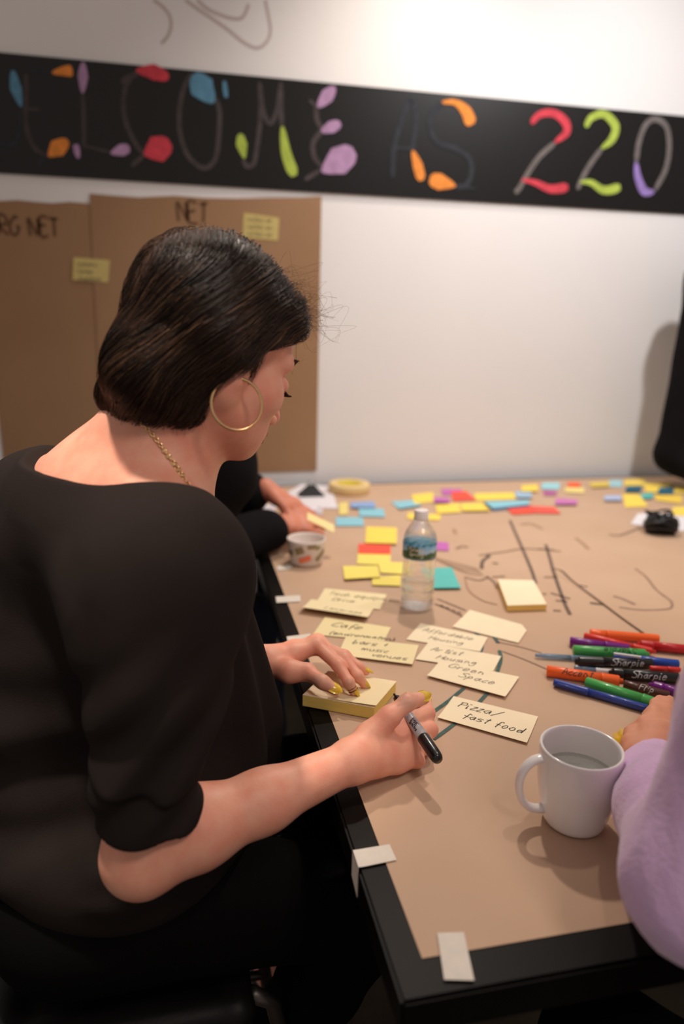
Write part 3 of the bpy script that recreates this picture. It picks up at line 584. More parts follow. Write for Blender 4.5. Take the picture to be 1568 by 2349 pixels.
# black binder-like clip on the white sheet
kc = onz(712, 1136, ZP+.0008); clip = empty('binder_clip', kc, 'black binder clip lying on the white sheet near the wall', 'clip')
MB().slab([kc+V(-.040, -.025, 0), kc+V(.042, -.025, 0), kc+V(.042, .02, 0), kc+V(-.040, .02, 0)], .004).add([kc+V(-.038, -.024, .004), kc+V(.040, -.024, .004), kc+V(.040, .018, .004), kc+V(-.038, .018, .004), kc+V(-.010, -.006, .034), kc+V(.014, -.006, .034), kc+V(.014, .002, .034), kc+V(-.010, .002, .034)], [(0, 1, 5, 4), (1, 2, 6, 5), (2, 3, 7, 6), (3, 0, 4, 7), (4, 5, 6, 7)]).build('clip_body', MC['black'], clip)
for s_ in (-1, 1): MB().tube([kc+V(.002+.008*s_, -.002, .033), kc+V(.002+.012*s_, -.01, .046), kc+V(.002, -.014, .052)], .0012, 6).build('handle', mat('steel_wire', (170, 168, 165), .3, metal=1), clip, True)
# black gadget with cable at far right
gc = onz(1512, 1222, ZP); gad = empty('cable_gadget', gc, 'black plastic gadget with tangled cable on white paper at the far right', 'gadget')
b = bmesh.new(); bmesh.ops.create_cube(b, size=1, matrix=Matrix.Translation(Vector(gc)+Vector((0, 0, .018))) @ Matrix.Rotation(-.35, 4, 'Z') @ Matrix.Diagonal((.085, .052, .034, 1)))
bmesh.ops.bevel(b, geom=b.edges[:], offset=.008, segments=3, affect='EDGES'); b.verts.index_update(); vs = [tuple(v.co) for v in b.verts]; fs = [tuple(v.index for v in f.verts) for f in b.faces]; b.free()
build('gadget_body', vs, fs, MC['black'], gad, True)
for k in range(7):
    ph = k*.9; P = [gc+V(.045*math.cos(t+ph)*(1-.06*k)+.006*math.sin(3*t+k), .030*math.sin(t+ph)+.005*k-.012, .030+.010*math.sin(2*t+k)+.003*k) for t in np.linspace(0, 2*math.pi, 26)]
    MB().tube(P, .0032, 6).build('cable_loop', MC['black'], gad, True)
MB().tube([gc+V(-.005, .01, .03), gc+V(-.01, .012, .055), gc+V(-.02, .008, .058)], [.005, .006, .004], 8).build('plug', MC['black'], gad, True)
MB().tube([gc+V(.012, .0, .03), gc+V(.016, .005, .056)], [.005, .004], 8).build('plug', MC['black'], gad, True)
# ================================================================ soft bodies: blended distance fields turned into one continuous skin
def region(P, caps):                                 # signed distance to a set of capsules (a, b, r)
    d = np.full(len(P), 9.)
    for a, b, r in caps:
        ba = b-a; t = np.clip((P-a)@ba/max(ba@ba, 1e-9), 0, 1); d = np.minimum(d, np.linalg.norm(P-a-t[:, None]*ba, axis=1)-r)
    return d
class SDF:
    def __init__(s): s.ops = []; s.post = None; s.margin = .012
    def cone(s, a, b, r1, r2=None, k=.012, sub=False):
        a, b = np.asarray(a, float), np.asarray(b, float); r2 = r1 if r2 is None else r2
        s.ops.append(('c', (a, b, r1, r2), k, sub, (a+b)/2, np.linalg.norm(b-a)/2+max(r1, r2))); return s
    def chain(s, pts, rs, k=.008):
        for i in range(len(pts)-1): s.cone(pts[i], pts[i+1], rs[i], rs[i+1], k)
        return s
    def ell(s, c, r, R=None, k=.012, sub=False):
        c = np.asarray(c, float); r = np.asarray(r, float)
        s.ops.append(('e', (c, r, None if R is None else np.asarray(R, float)), k, sub, c, r.max())); return s
    def cut(s, p, n, k=.003):                       # removes what lies on the n side of the plane
        n = unit(n); s.ops.append(('p', (np.asarray(p, float), n), k, True, None, None)); return s
    def wedge(s, p, n1, n2, k=.004):                # removes what lies on the n1 side and on the n2 side
        s.ops.append(('w', (np.asarray(p, float), unit(n1), unit(n2)), k, True, None, None)); return s
    def dist(s, op, P):
        t, a = op[0], op[1]
        if t == 'c':
            p0, p1, r1, r2 = a; ba = p1-p0; pa = P-p0; h = np.clip(pa@ba/max(ba@ba, 1e-12), 0, 1)
            return np.linalg.norm(pa-h[:, None]*ba, axis=1)-(r1+(r2-r1)*h)
        if t == 'e':
            c, r, R = a; q = P-c
            if R is not None: q = q@R
            k0 = np.linalg.norm(q/r, axis=1); k1 = np.linalg.norm(q/(r*r), axis=1)
            return k0*(k0-1)/np.maximum(k1, 1e-9)
        if t == 'w': p, n1, n2 = a; return np.maximum(-((P-p)@n1), -((P-p)@n2))
        p, n = a; return -((P-p)@n)
    def ev(s, P, ops=None, post=True):
        d = np.full(len(P), 1.0)
        for op in (s.ops if ops is None else ops):
            e = s.dist(op, P); k = op[2]
            if op[3]:
                if op[0] == 'p': e = -e                     # keep where (P-p).n < 0
                else: e = -e
                h = np.maximum(k-np.abs(d-e), 0)/k; d = np.maximum(d, e)+h*h*k/4
            else:
                h = np.maximum(k-np.abs(d-e), 0)/k; d = np.minimum(d, e)-h*h*k/4
        if post and s.post is not None: d = s.post(P, d)
        return d
    def grad(s, P, e=.001):
        g = np.stack([s.ev(P+v)-s.ev(P-v) for v in np.eye(3)*e], 1); return g/np.maximum(np.linalg.norm(g, axis=1, keepdims=True), 1e-9)
    def hit(s, x, y, t0=.3, t1=4):                   # where a line of sight meets the surface
        d = unit(ray(x, y)); t = t0
        for _ in range(160):
            v = float(s.ev((CAM+d*t)[None])[0]); t += max(v*.7, .0002)
            if v < .0003 or t > t1: break
        return CAM+d*t if t < t1 else None
    def mesh(s, h, B=16, inside=None, outside=()):
        # inside / outside: sets of capsules that limit the patch, so that hands and head can be finer than the rest
        add = [o for o in s.ops if not o[3]]
        lo = np.min([o[4]-o[5] for o in add], 0)-s.margin-2*h; hi = np.max([o[4]+o[5] for o in add], 0)+s.margin+2*h
        nb = np.ceil((hi-lo)/(h*B)).astype(int); bi = np.stack(np.meshgrid(*[np.arange(n) for n in nb], indexing='ij'), -1).reshape(-1, 3)
        cen = lo+(bi+.5)*B*h; rad = B*h*.87
        if inside is not None: bi = bi[region(cen, inside) < rad+.01]; cen = lo+(bi+.5)*B*h
        for rg in outside: bi = bi[region(cen, rg) > -rad-.01]; cen = lo+(bi+.5)*B*h
        d = s.ev(cen, post=False); act = bi[np.abs(d) < rad*2.0+s.margin+.004]
        g = np.arange(B+1); gi = np.stack(np.meshgrid(g, g, g, indexing='ij'), -1).reshape(-1, 3)
        VK, VP_, QK = [], [], []; N = np.array(nb)*B+2
        key = lambda c: (c[:, 0]*N[1]+c[:, 1])*N[2]+c[:, 2]
        cen_o = [(o, o[4], o[5]) for o in s.ops]
        edges = [((0, 0, 0), (1, 0, 0)), ((0, 1, 0), (1, 1, 0)), ((0, 0, 1), (1, 0, 1)), ((0, 1, 1), (1, 1, 1)), ((0, 0, 0), (0, 1, 0)), ((1, 0, 0), (1, 1, 0)), ((0, 0, 1), (0, 1, 1)), ((1, 0, 1), (1, 1, 1)), ((0, 0, 0), (0, 0, 1)), ((1, 0, 0), (1, 0, 1)), ((0, 1, 0), (0, 1, 1)), ((1, 1, 0), (1, 1, 1))]
        for b in act:
            c = lo+(b+.5)*B*h
            ops = [o for o, oc, orr in cen_o if oc is None or np.linalg.norm(oc-c)-orr < rad+o[2]*1.5+s.margin+.02]
            if not ops: continue
            P = lo+(b*B+gi)*h; D = s.ev(P, ops, False)
            if s.post is not None:
                mk = np.abs(D) < s.margin+1.5*h
                if mk.any(): D[mk] = s.post(P[mk], D[mk])
            D = D.reshape(B+1, B+1, B+1); I = D < 0
            if I.all() or not I.any(): continue
            acc = np.zeros((B, B, B, 3)); cnt = np.zeros((B, B, B))
            for a_, e_ in edges:
                sl = lambda q: tuple(slice(i, i+B) for i in q)
                da, de = D[sl(a_)], D[sl(e_)]; x = (da < 0) != (de < 0)
                t = np.where(x, da/np.where(x, da-de, 1), 0)
                for ax in range(3): acc[..., ax] += np.where(x, a_[ax]+(e_[ax]-a_[ax])*t, 0)
                cnt += x
            m = cnt > 0; ci = np.argwhere(m)
            VK.append(key(ci+b*B)); VP_.append(lo+(ci+b*B+acc[m]/cnt[m][:, None])*h)
            for ax in range(3):
                sh = [slice(0, B)]*3; s2 = list(sh); s2[ax] = slice(1, B+1)
                x = I[tuple(sh)] != I[tuple(s2)]; ei = np.argwhere(x)
                if not len(ei): continue
                fl = I[tuple(sh)][x]; u, v = (ax+1) % 3, (ax+2) % 3; ge = ei+b*B
                eu, ev_ = np.eye(3, dtype=int)[u], np.eye(3, dtype=int)[v]
                q = np.stack([key(ge-eu-ev_), key(ge-ev_), key(ge), key(ge-eu)], 1); q[~fl] = q[~fl][:, ::-1]; QK.append(q)
        VK = np.concatenate(VK); VP_ = np.concatenate(VP_); QK = np.concatenate(QK)
        uk, idx = np.unique(VK, return_index=True); VP_ = VP_[idx]
        j = np.searchsorted(uk, QK); j = np.clip(j, 0, len(uk)-1); ok = (uk[j] == QK).all(1)
        j = j[ok]; qc = VP_[j].mean(1); keep = np.ones(len(j), bool)
        if inside is not None: keep &= region(qc, inside) < 3*h
        for rg in outside: keep &= region(qc, rg) > -3*h
        j = j[keep]; us, inv = np.unique(j, return_inverse=True)
        return VP_[us], inv.reshape(-1, 4)
def join(parts):
    V_, F_ = [], []; n = 0
    for v, f in parts: V_.append(v); F_.append(f+n); n += len(v)
    return np.vstack(V_), np.vstack(F_)
def noise3(P, sc, seed=0):                           # cheap smooth noise from a few sine waves
    r = np.random.default_rng(seed); o = np.zeros(len(P))
    for i in range(5):
        kk = unit(r.normal(size=3))*sc*(1+.5*i); o += np.sin(P@kk+r.uniform(0, 6.28))/(1+.4*i)
    return o/3
def rotm(z=0, y=0, x=0):
    cz, sz, cy, sy, cx, sx_ = math.cos(z), math.sin(z), math.cos(y), math.sin(y), math.cos(x), math.sin(x)
    return np.array([[cz, -sz, 0], [sz, cz, 0], [0, 0, 1]])@np.array([[cy, 0, sy], [0, 1, 0], [-sy, 0, cy]])@np.array([[1, 0, 0], [0, cx, -sx_], [0, sx_, cx]])
def frame(x, up=(0, 0, 1)):                          # columns: x, y, z
    x = unit(x); y = unit(np.cross(up, x)); return np.stack([x, y, np.cross(x, y)], 1)
m_skin = mat('skin', (230, 170, 144), .46, var=.05, scale=40, bump=.12, bscale=500, sss=.2, spec=.4, var2=(226, 150, 126))
m_nail = mat('gold_glitter_nail', (232, 186, 30), .22, var=.3, scale=900, bump=.5, bscale=1500, coat=.8, metal=.25)
def fingers(S, D, rs=None, k=.006):
    """D: finger -> list of joints (knuckle .. tip)"""
    for n, J in D.items():
        r0 = {'thumb': (.0125, .0110, .0098, .0082), 'index': (.0105, .0090, .0078, .0062), 'middle': (.0105, .0092, .0080, .0063), 'ring': (.0100, .0086, .0075, .0060), 'pinky': (.0092, .0075, .0065, .0054)}[n]
        if rs: r0 = [x*rs for x in r0]
        S.chain(J, list(r0)[:len(J)], k)
def palm(S, W, D, rs=1, back=None):
    for n, J in D.items():
        if n == 'thumb': S.cone(W, J[0], .017*rs, .0155*rs, .014); S.cone(J[0], J[1], .0155*rs, .0122*rs, .012)
        else: S.cone(W, J[0], .0165*rs, .0112*rs, .014)
    m = [D[n][0] for n in ('index', 'middle', 'ring', 'pinky') if n in D]
    for i in range(len(m)-1): S.cone(m[i], m[i+1], .0108*rs, .0104*rs, .010); S.cone(W*.45+m[i]*.55, W*.45+m[i+1]*.55, .0128*rs, .0125*rs, .012)
def nail(parent, J, normal, ln=.021, w_=.0062, m=None, ext=.009, r=.0055):
    """almond nail lying on the last joint"""
    a = unit(J[-1]-J[-2]); nrm = unit(normal-a*(np.dot(normal, a))); sd = np.cross(nrm, a); c = J[-1]+nrm*r
    vs = []; fs = []; nu, nv = 9, 7
    for i in range(nu):
        u = i/(nu-1); x = -ln+ext+ln*u; ww = w_*(1 if u < .45 else max(.06, math.cos((u-.45)/.55*math.pi/2)**.7))*(.82+.18*min(1, u*4))
        for j in range(nv):
            v = -1+2*j/(nv-1); y = v*ww; z = .0016-.0036*(v*v)*(ww/w_)-.0015*(u-.5)**2*4
            vs.append(c+a*x+sd*y+nrm*z)
    for i in range(nu):
        for j in range(nv): vs.append(vs[i*nv+j]-nrm*.0009)
    K = nu*nv
    for i in range(nu-1):
        for j in range(nv-1):
            q = (i*nv+j, (i+1)*nv+j, (i+1)*nv+j+1, i*nv+j+1); fs += [q[::-1], tuple(x+K for x in q)]
    rim = [j for j in range(nv)]+[i*nv+nv-1 for i in range(1, nu)]+[(nu-1)*nv+j for j in range(nv-2, -1, -1)]+[i*nv for i in range(nu-2, 0, -1)]
    fs += [(rim[i], rim[(i+1) % len(rim)], rim[(i+1) % len(rim)]+K, rim[i]+K) for i in range(len(rim))]
    return build('nail', vs, fs, m or m_nail, parent, True)
def head(S, H, sc=1., ear=True, k=.014):
    """H: (R, origin). x forward, y left, z up from the ear line"""
    R, o = H; W = lambda x, y, z: o+R@(np.array([x, y, z])*sc)
    E = lambda c, r, k=k, RR=None, sub=False: S.ell(W(*c), np.array(r)*sc, R if RR is None else R@RR, k*sc, sub)
    C = lambda a, b, r1, r2, k=k: S.cone(W(*a), W(*b), r1*sc, r2*sc, k*sc)
    E((-.006, 0, .046), (.094, .073, .080)); E((.050, 0, .040), (.046, .058, .052)); E((.045, 0, -.022), (.050, .058, .070))
    for s in (1, -1):
        C((.004, s*.050, -.045), (.072, s*.012, -.079), .016, .015, .022); E((.058, s*.040, -.018), (.030, .024, .026), .02); C((.092, s*.010, .030), (.076, s*.046, .028), .0095, .010, .012)
        E((-.004, s*.062, -.005), (.02, .016, .04), .02)
    E((.078, 0, -.056), (.026, .034, .032), .02); E((.083, 0, -.081), (.016, .018, .015), .014); E((.035, 0, -.058), (.045, .040, .030), .025)
    for s in (1, -1):
        E((.098, s*.033, .006), (.013, .017, .011), .010, None, True)
    C((.094, 0, .020), (.116, 0, -.026), .0075, .0090, .010); E((.115, 0, -.030), (.0105, .0105, .009), .006)
    for s in (1, -1):
        E((.105, s*.0115, -.035), (.0105, .0070, .0075), .006); E((.110, s*.0058, -.0435), (.006, .0032, .005), .002, None, True)
        E((.083, s*.033, .004), (.0145, .0150, .0115), .004)
    E((.101, 0, -.0555), (.0085, .020, .0050), .005); E((.099, 0, -.0660), (.0090, .017, .0060), .005)
    S.cone(W(.113, -.012, -.066), W(.113, .012, -.066), .0012, .0012, .003, True) if False else None
    if ear == 'lobe':
        for s in (1, -1): E((.001, s*.071, -.024), (.0075, .0055, .010), .005)
    elif ear:
        for s in (1, -1):
            RR = rotm(s*.35, -.15, 0)
            E((-.006, s*.076, .004), (.017, .0075, .031), .006, RR); E((-.004, s*.083, .010), (.009, .006, .016), .004, RR, True); E((.001, s*.073, -.024), (.0085, .0055, .010), .005)
    return W
# ================================================================ the writing woman
woman = empty('person', (-.1, .86, 0), 'woman with long dark hair and hoop earring in a loose charcoal top, bent over writing', 'person')
SH = .95
HR = rotm(.53, .44, -.03); HO = V(.030, .842, 1.250)
S = SDF()
hw = head(S, (HR, HO), SH, 'lobe')
Rsh, Lsh = V(-.010, .715, 1.035), V(-.180, .985, 1.038)
C7 = V(-.078, .868, 1.122)
Relb = at(326, 1962, .668); Rwr = onz(806, 1746, .788)
Lelb = V(-.10, 1.13, .80); Lwr = onz(612, 1520, .797)
# neck, upper back, shoulders
S.cone(hw(-.028, 0, -.02), C7+V(.028, 0, .010), .050, .056, .03); S.cone(hw(.000, 0, -.045), C7+V(.040, .008, -.03), .040, .048, .025)
for sh in (Rsh, Lsh):
    S.cone(C7+V(.03, 0, -.005), sh+V(-.005, 0, .022), .052, .050, .06); S.cone(C7+V(-.02, 0, -.07), sh+V(-.03, 0, -.03), .073, .056, .06)
S.cone(C7+V(.005, .01, -.07), V(-.110, .91, .80), .085, .105, .05); S.cone(V(-.03, .87, 1.02), V(-.03, .94, .80), .065, .09, .04); S.ell((-.13, .90, .62), (.14, .15, .10), None, .04)
# right arm
S.chain([Rsh, Rsh*.5+Relb*.5, Relb], [.052, .046, .040], .02)
fa = unit(Rwr-Relb)
S.chain([Relb, Relb+fa*.06+V(0, 0, .004), Relb*.45+Rwr*.55, Rwr], [.038, .041, .032, .0235], .02)
# left arm
S.chain([Lsh, Lelb], [.05, .04], .02); S.chain([Lelb, Lelb*.5+Lwr*.5, Lwr], [.038, .036, .0235], .02)
# left hand resting on the pad
zt = TZ+.0225
LH = {'thumb': [onz(664, 1540, .796), onz(704, 1541, .797), onz(740, 1565, .793), onz(768, 1582, .7835)],
      'index': [onz(727, 1482, .812), onz(776, 1527, .803), onz(800, 1566, .790), onz(811, 1586, zt+.005)],
      'middle': [onz(728, 1474, .806), onz(790, 1512, .803), onz(820, 1551, .790), onz(834, 1569, zt+.005)],
      'ring': [onz(722, 1476, .796), onz(790, 1504, .795), onz(822, 1530, .783), onz(839, 1541, zt+.004)],
      'pinky': [onz(714, 1484, .788), onz(762, 1502, .788), onz(786, 1516, .780), onz(800, 1522, zt+.001)]}
palm(S, Lwr, LH); fingers(S, LH)
# right hand round the marker
mend = onz(1006, 1745, .796); dn_ = unit(ray(903, 1592)); b_ = -2*(mend-CAM)@dn_; c_ = (mend-CAM)@(mend-CAM)-.130**2
nib = CAM+dn_*((-b_+math.sqrt(b_*b_-4*c_))/2); max_ = unit(mend-nib)
MP = lambda t: nib+max_*t
RH = {'thumb': [onz(846, 1692, .803), onz(892, 1645, .826), onz(934, 1611, .839), onz(970, 1601, .834)],
      'index': [onz(922, 1658, .796), onz(980, 1636, .792), onz(974, 1606, .786), onz(944, 1600, .788)],
      'middle': [onz(928, 1690, .788), onz(986, 1674, .779), onz(972, 1640, .770), onz(946, 1632, .766)],
      'ring': [onz(922, 1720, .779), onz(978, 1712, .771), onz(968, 1680, .763), onz(942, 1674, .760)],
      'pinky': [onz(908, 1748, .770), onz(958, 1745, .765), onz(955, 1720, .759), onz(932, 1712, .758)]}
palm(S, Rwr, RH, 1.05); fingers(S, RH, 1.06)
S.cone(Rwr, RH['ring'][0]*.5+RH['pinky'][0]*.5, .02, .014, .015)
# legs
Rhip, Lhip, Rkn, Lkn = V(-.15, .81, .565), V(-.15, .98, .565), V(.235, .775, .545), V(.235, 1.02, .57)
Ran, Lan = V(.06, .88, .12), V(.13, 1.10, .10)
for hp, kn, an in ((Rhip, Rkn, Ran), (Lhip, Lkn, Lan)):
    S.cone(hp, kn, .08, .055, .03); S.chain([kn, kn*.6+an*.4, an], [.052, .048, .032], .02); S.cone(an, an+V(.10, .02, -.06), .03, .022, .02)
SCAL = S
lhc, rhc, hdc = [(np.mean([LH['index'][0], LH['ring'][2]], 0), Lwr*.6+Lelb*.4, .085)], [(np.mean([RH['index'][0], RH['ring'][2]], 0), Relb, .085), (Relb, Relb*.45+Rsh*.55, .07)], [(HO, C7+V(0, 0, .02), .17)]
v, f = join([S.mesh(.0040, outside=(lhc, rhc, hdc)), S.mesh(.0019, inside=lhc), S.mesh(.0021, inside=rhc), S.mesh(.0026, inside=hdc)])
body = build('body', v, f, m_skin, woman, True)
print('body', len(v), time.time()-T0)
# lips, brow, lashes, eyes
HD = SDF(); head(HD, (HR, HO), SH, False)
def on_skin(p, off=.0006):
    p = np.atleast_2d(p).copy()
    for _ in range(7): p -= HD.grad(p)*HD.ev(p)[:, None]*.85
    return p+HD.grad(p)*off
m_brow = mat('dark_brow_hair', (58, 40, 32), .6); m_lip = mat('lip_pink', (190, 108, 98), .4)
for s in (1, -1):
    T_ = np.linspace(0, 1, 34); B0 = on_skin(np.array([hw(.100-.020*t*t, s*(.012+.040*t), .030+.008*math.sin(t*2.4)) for t in T_])); mb = MB()
    for t, b0 in zip(T_, B0):
        d = HR@V(.2-.3*t, s*1, .45-.6*t); mb.tube([b0, b0+unit(d)*.006+HR@V(.0012, 0, 0), b0+unit(d)*.011], [.0008, .0007, .0002], 4, False)
    mb.build('eyebrow', m_brow, body, True)
    A__ = np.linspace(-1, 1, 20); B0 = on_skin(np.array([hw(.0975-.005*a*a, s*(.033+.0125*a), -.0025-.001*a*a) for a in A__]), -.0002); mb = MB()
    for a, b0 in zip(A__, B0):
        d = unit(HR@V(1, s*.45*a+.15*s, -.42)); mb.tube([b0, b0+d*.005+HR@V(0, 0, -.001), b0+d*.0095+HR@V(0, 0, .001)], [.0006, .0005, .0001], 4, False)
    mb.build('eyelashes', m_brow, body, True)
for (zc, ax_, hh) in ((-.0555, .020, .0036), (-.0660, .017, .0046)):
    vs = []; fs = []; nu, nv = 15, 5
    for i in range(nu):
        for j in range(nv):
            a = -1+2*i/(nu-1); bb = -1+2*j/(nv-1); vs.append(hw(.112-.010*a*a, ax_*a, zc+hh*bb*math.sqrt(max(0, 1-a*a))+.0008*abs(a)))
    vs = on_skin(np.array(vs), .0005); fs = [(i*nv+j, (i+1)*nv+j, (i+1)*nv+j+1, i*nv+j+1) for i in range(nu-1) for j in range(nv-1)]
    build('lip', vs, fs, m_lip, body, True)
nrm_up = V(0, 0, 1)
LN = {'thumb': V(-.1, -.62, .78), 'index': V(.5, -.35, .8), 'middle': V(.5, -.15, .85), 'ring': V(.45, .1, .9), 'pinky': V(.4, .2, .9)}
for n in LN: nail(body, LH[n], LN[n], .022 if n != 'thumb' else .024, .0056 if n != 'thumb' else .0082, ext=.011, r=.0070 if n == 'thumb' else .0052)
RN = {'thumb': V(.15, -.55, .8), 'index': V(.75, .3, .55), 'middle': V(.5, .6, -.3), 'ring': V(.3, .6, -.5), 'pinky': V(.2, .6, -.5)}
for n in RN: nail(body, RH[n], RN[n], .022 if n != 'thumb' else .024, .0056 if n != 'thumb' else .0082, ext=.010, r=.0076 if n == 'thumb' else .0056)
# thin ring near the left index fingertip
ra = unit(LH['index'][3]-LH['index'][2]); rc_ = LH['index'][3]-ra*.002; mb = MB()
F_ = frame(ra); 
for k in range(2): mb.tube([rc_-ra*.004*k+.0068*(F_[:, 1]*math.cos(t)+F_[:, 2]*math.sin(t)) for t in np.linspace(0, 2*math.pi, 17)], .0008, 6, False)
mb.build('ring', mat('dark_gold_ring', (120, 84, 30), .3, metal=1), body, True)
# the marker in her hand
pen = empty('black_marker', nib, 'black and grey permanent marker held in the woman\'s right hand', 'marker')
MB().lathe([(0, 0), (.0016, .0004), (.0022, .006), (.0050, .009), (.0056, .022), (.0060, .024)], nib, 24, max_).build('nib_section', MC['black'], pen, True)
barrel = MB().lathe([(.0060, .024), (.0066, .027), (.0070, .060), (.0070, .096)], nib, 28, max_).build('barrel', MC['grey'], pen, True)
MB().lathe([(.0070, .088), (.0078, .0885), (.0080, .091), (.0078, .117), (.0072, .125), (.0056, .129), (0, .130)], nib, 28, max_).build('cap', MC['black'], pen, True)
sdv = unit(np.cross(V(0, 0, 1), max_)); upv = np.cross(max_, sdv); mb = MB()
a0 = math.atan2((CAM-nib)@sdv, (CAM-nib)@upv)
for row, txt in enumerate(['Sharpie', 'FINE']):
    ss, LL = text_strokes(txt, .0042, .1, .1)
    for s_ in ss: mb.ribbon(s_+np.array([.060, -.002-.0055*row]), .0008, lambda x, y: tuple(nib+max_*x+.0073*(upv*math.cos(a0-(y+.003)/.0071)+sdv*math.sin(a0-(y+.003)/.0071))))
mb.build('lettering', mat('marker_print', (40, 40, 44), .6), barrel)

# ---------------------------------------------------------------- clothes
m_top = mat('charcoal_jersey', (40, 34, 32), .9, var=.06, scale=14, bump=.3, bscale=900, spec=.06)
K = SDF(); K.margin = .016
cufA, cufB = at(336, 1765, .672), at(338, 1880, .668); slM = at(364, 1560, .682)
# right sleeve: loose, gathered into a band above the elbow
K.cone(slM, cufA, .0640, .0625, .02); K.cut(cufA+(cufA-slM)*.06, cufA-slM, .012)
K.cone(cufA, cufB+(cufB-cufA)*.3, .0545, .0525, .004); K.cut(cufB, cufB-cufA, .004)
K.cone(Rsh+V(0, 0, .004), slM, .066, .0645, .02)
# torso
for sh, e in ((Rsh, .0), (Lsh, .0)):
    K.cone(C7+V(.02, 0, -.012), sh+V(-.005, 0, .016), .061, .064, .06); K.cone(C7+V(-.02, 0, -.07), sh+V(-.03, .005, -.03), .090, .078, .06)
K.cone(C7+V(-.0, .01, -.06), V(-.130, .91, .80), .110, .144, .04); K.cone(V(-.035, .88, 1.01), V(-.005, .95, .74), .080, .130, .04)
K.ell((-.095, .89, .65), (.175, .195, .12), None, .06)
# left sleeve
K.chain([Lsh, Lsh*.3+Lelb*.7], [.068, .058], .04)
# neck opening and hem
K.ell(C7+V(.03, .02, .062), np.array([.17, .18, .112]), rotm(.6, .25, 0), .006, True)
K.cut((-.1, .8, .555), (0, 0, -1), .01)
def folds(P, d):
    ax = unit(cufA-Rsh); rel = P-Rsh; t = rel@ax; perp = rel-t[:, None]*ax; pl = np.linalg.norm(perp, axis=1)
    # vertical drapes on the front, creases on the sleeve, swags over the lower back
    front = np.clip((P[:, 0]-.02)/.05, 0, 1)*np.clip((1.08-P[:, 2])/.15, 0, 1)*np.clip((P[:, 1]-.76)/.05, 0, 1)
    d = d + .0065*front*np.sin(95*(P[:, 1]*.8+P[:, 0]*.35)+2.5*noise3(P, 7, 1))
    sl = np.clip((t-.02)/.1, 0, 1)*np.clip((.272-t)/.04, 0, 1)*np.clip((.10-pl)/.03, 0, 1)
    d = d + .0046*sl*np.sin(105*(P[:, 2]*.8-P[:, 0]*.8)+2.6*noise3(P, 11, 2)) + .0016*sl*noise3(P, 55, 6)
    cu = np.clip((t-.275)/.01, 0, 1)*np.clip((.09-pl)/.02, 0, 1)
    d = d + .0011*cu*np.sin(150*P[:, 2]+2*noise3(P, 20, 12))
    low = np.clip((.95-P[:, 2])/.12, 0, 1)*np.clip((.0-P[:, 0])/.05, 0, 1)*np.clip((P[:, 1]-.73)/.03, 0, 1)
    d = d + .0038*low*np.sin(75*(P[:, 2]+2.0*(P[:, 0]+.2)**2-.35*P[:, 0])+1.6*noise3(P, 6, 3))
    bk = np.clip((-.05-P[:, 0])/.05, 0, 1)*np.clip((P[:, 2]-.88)/.08, 0, 1)*np.clip((1.08-P[:, 2])/.05, 0, 1)
    d = d + .0040*bk*np.sin(60*(P[:, 0]*.9-P[:, 1]*.3)+2*noise3(P, 6, 4))
    return d + .0010*noise3(P, 38, 5)
K.post = folds
v, f = K.mesh(.0032); top = build('charcoal_top', v, f, m_top, woman, True)
print('top', len(v), time.time()-T0)
# stitched neckline hem following the opening
J = SDF(); J.margin = .015
for hp, kn, an in ((Rhip, Rkn, Ran), (Lhip, Lkn, Lan)):
    J.cone(hp, kn, .094, .066, .03); J.chain([kn, kn*.6+an*.4, kn*.22+an*.78], [.064, .060, .052], .02)
    J.cut(kn*.2+an*.8, an-kn, .003) if False else None
J.ell((-.13, .89, .575), (.15, .19, .10), None, .05)
J.post = lambda P, d: d+.003*noise3(P, 40, 8)
v, f = J.mesh(.006); build('trousers', v, f, mat('black_trousers', (12, 11, 11), .95, bump=.2, bscale=400, spec=.05), woman, True)
for an, s in ((Ran, 1), (Lan, 1)):
    Z = SDF(); Z.chain([an+V(-.02, -.004, -.065), an+V(.06, .012, -.075), an+V(.15, .03, -.085)], [.036, .038, .030], .02); Z.cut((0, 0, .004), (0, 0, -1), .003); Z.cut(an+V(0, 0, -.04), (-.25, 0, 1), .003)
    v, f = Z.mesh(.005); build('shoe', v, f, mat('black_leather_shoe', (20, 18, 18), .4), woman, True)
# ---------------------------------------------------------------- hair
m_hair = mat('dark_brown_hair', (48, 33, 26), .42, var=.25, scale=18, spec=.35)
m_hair_s = mat('brown_hair_strand', (68, 48, 37), .38, var=.35, scale=26, spec=.4)
Q = SDF()
q_ = lambda x, y, z: hw(x, y, z)
Q.ell(hw(-.012, 0, .050), np.array([.102, .084, .092])*SH, HR, .02)
Q.ell(hw(.060, 0, .078), np.array([.042, .060, .036])*SH, HR, .03)
gl, gm, gr = at(226, 938, .86), at(330, 955, .82), at(440, 960, .797)
Q.cone(hw(-.045, .0, .030), hw(-.060, 0, -.045), .048, .042, .03); Q.cone(hw(-.060, 0, -.045), gm+V(.01, .03, .020), .042, .032, .03)
Q.cone(hw(-.03, -.040, .02), gr+V(-.012, .014, .030), .042, .026, .03); Q.cone(hw(-.062, .0, -.03), gl+V(.030, .0, .024), .032, .016, .035); Q.cone(gl+V(.018, 0, .014), gm+V(0, .01, .008), .014, .020, .02)
Q.cone(hw(-.01, .060, .03), hw(.0, .062, -.10), .030, .024, .03)
Q.cone(gm+V(0, .01, .004), gr+V(-.012, .01, .018), .020, .020, .02)
Q.cone(hw(-.025, -.056, .0), gr+V(-.004, .004, .022), .026, .020, .02)
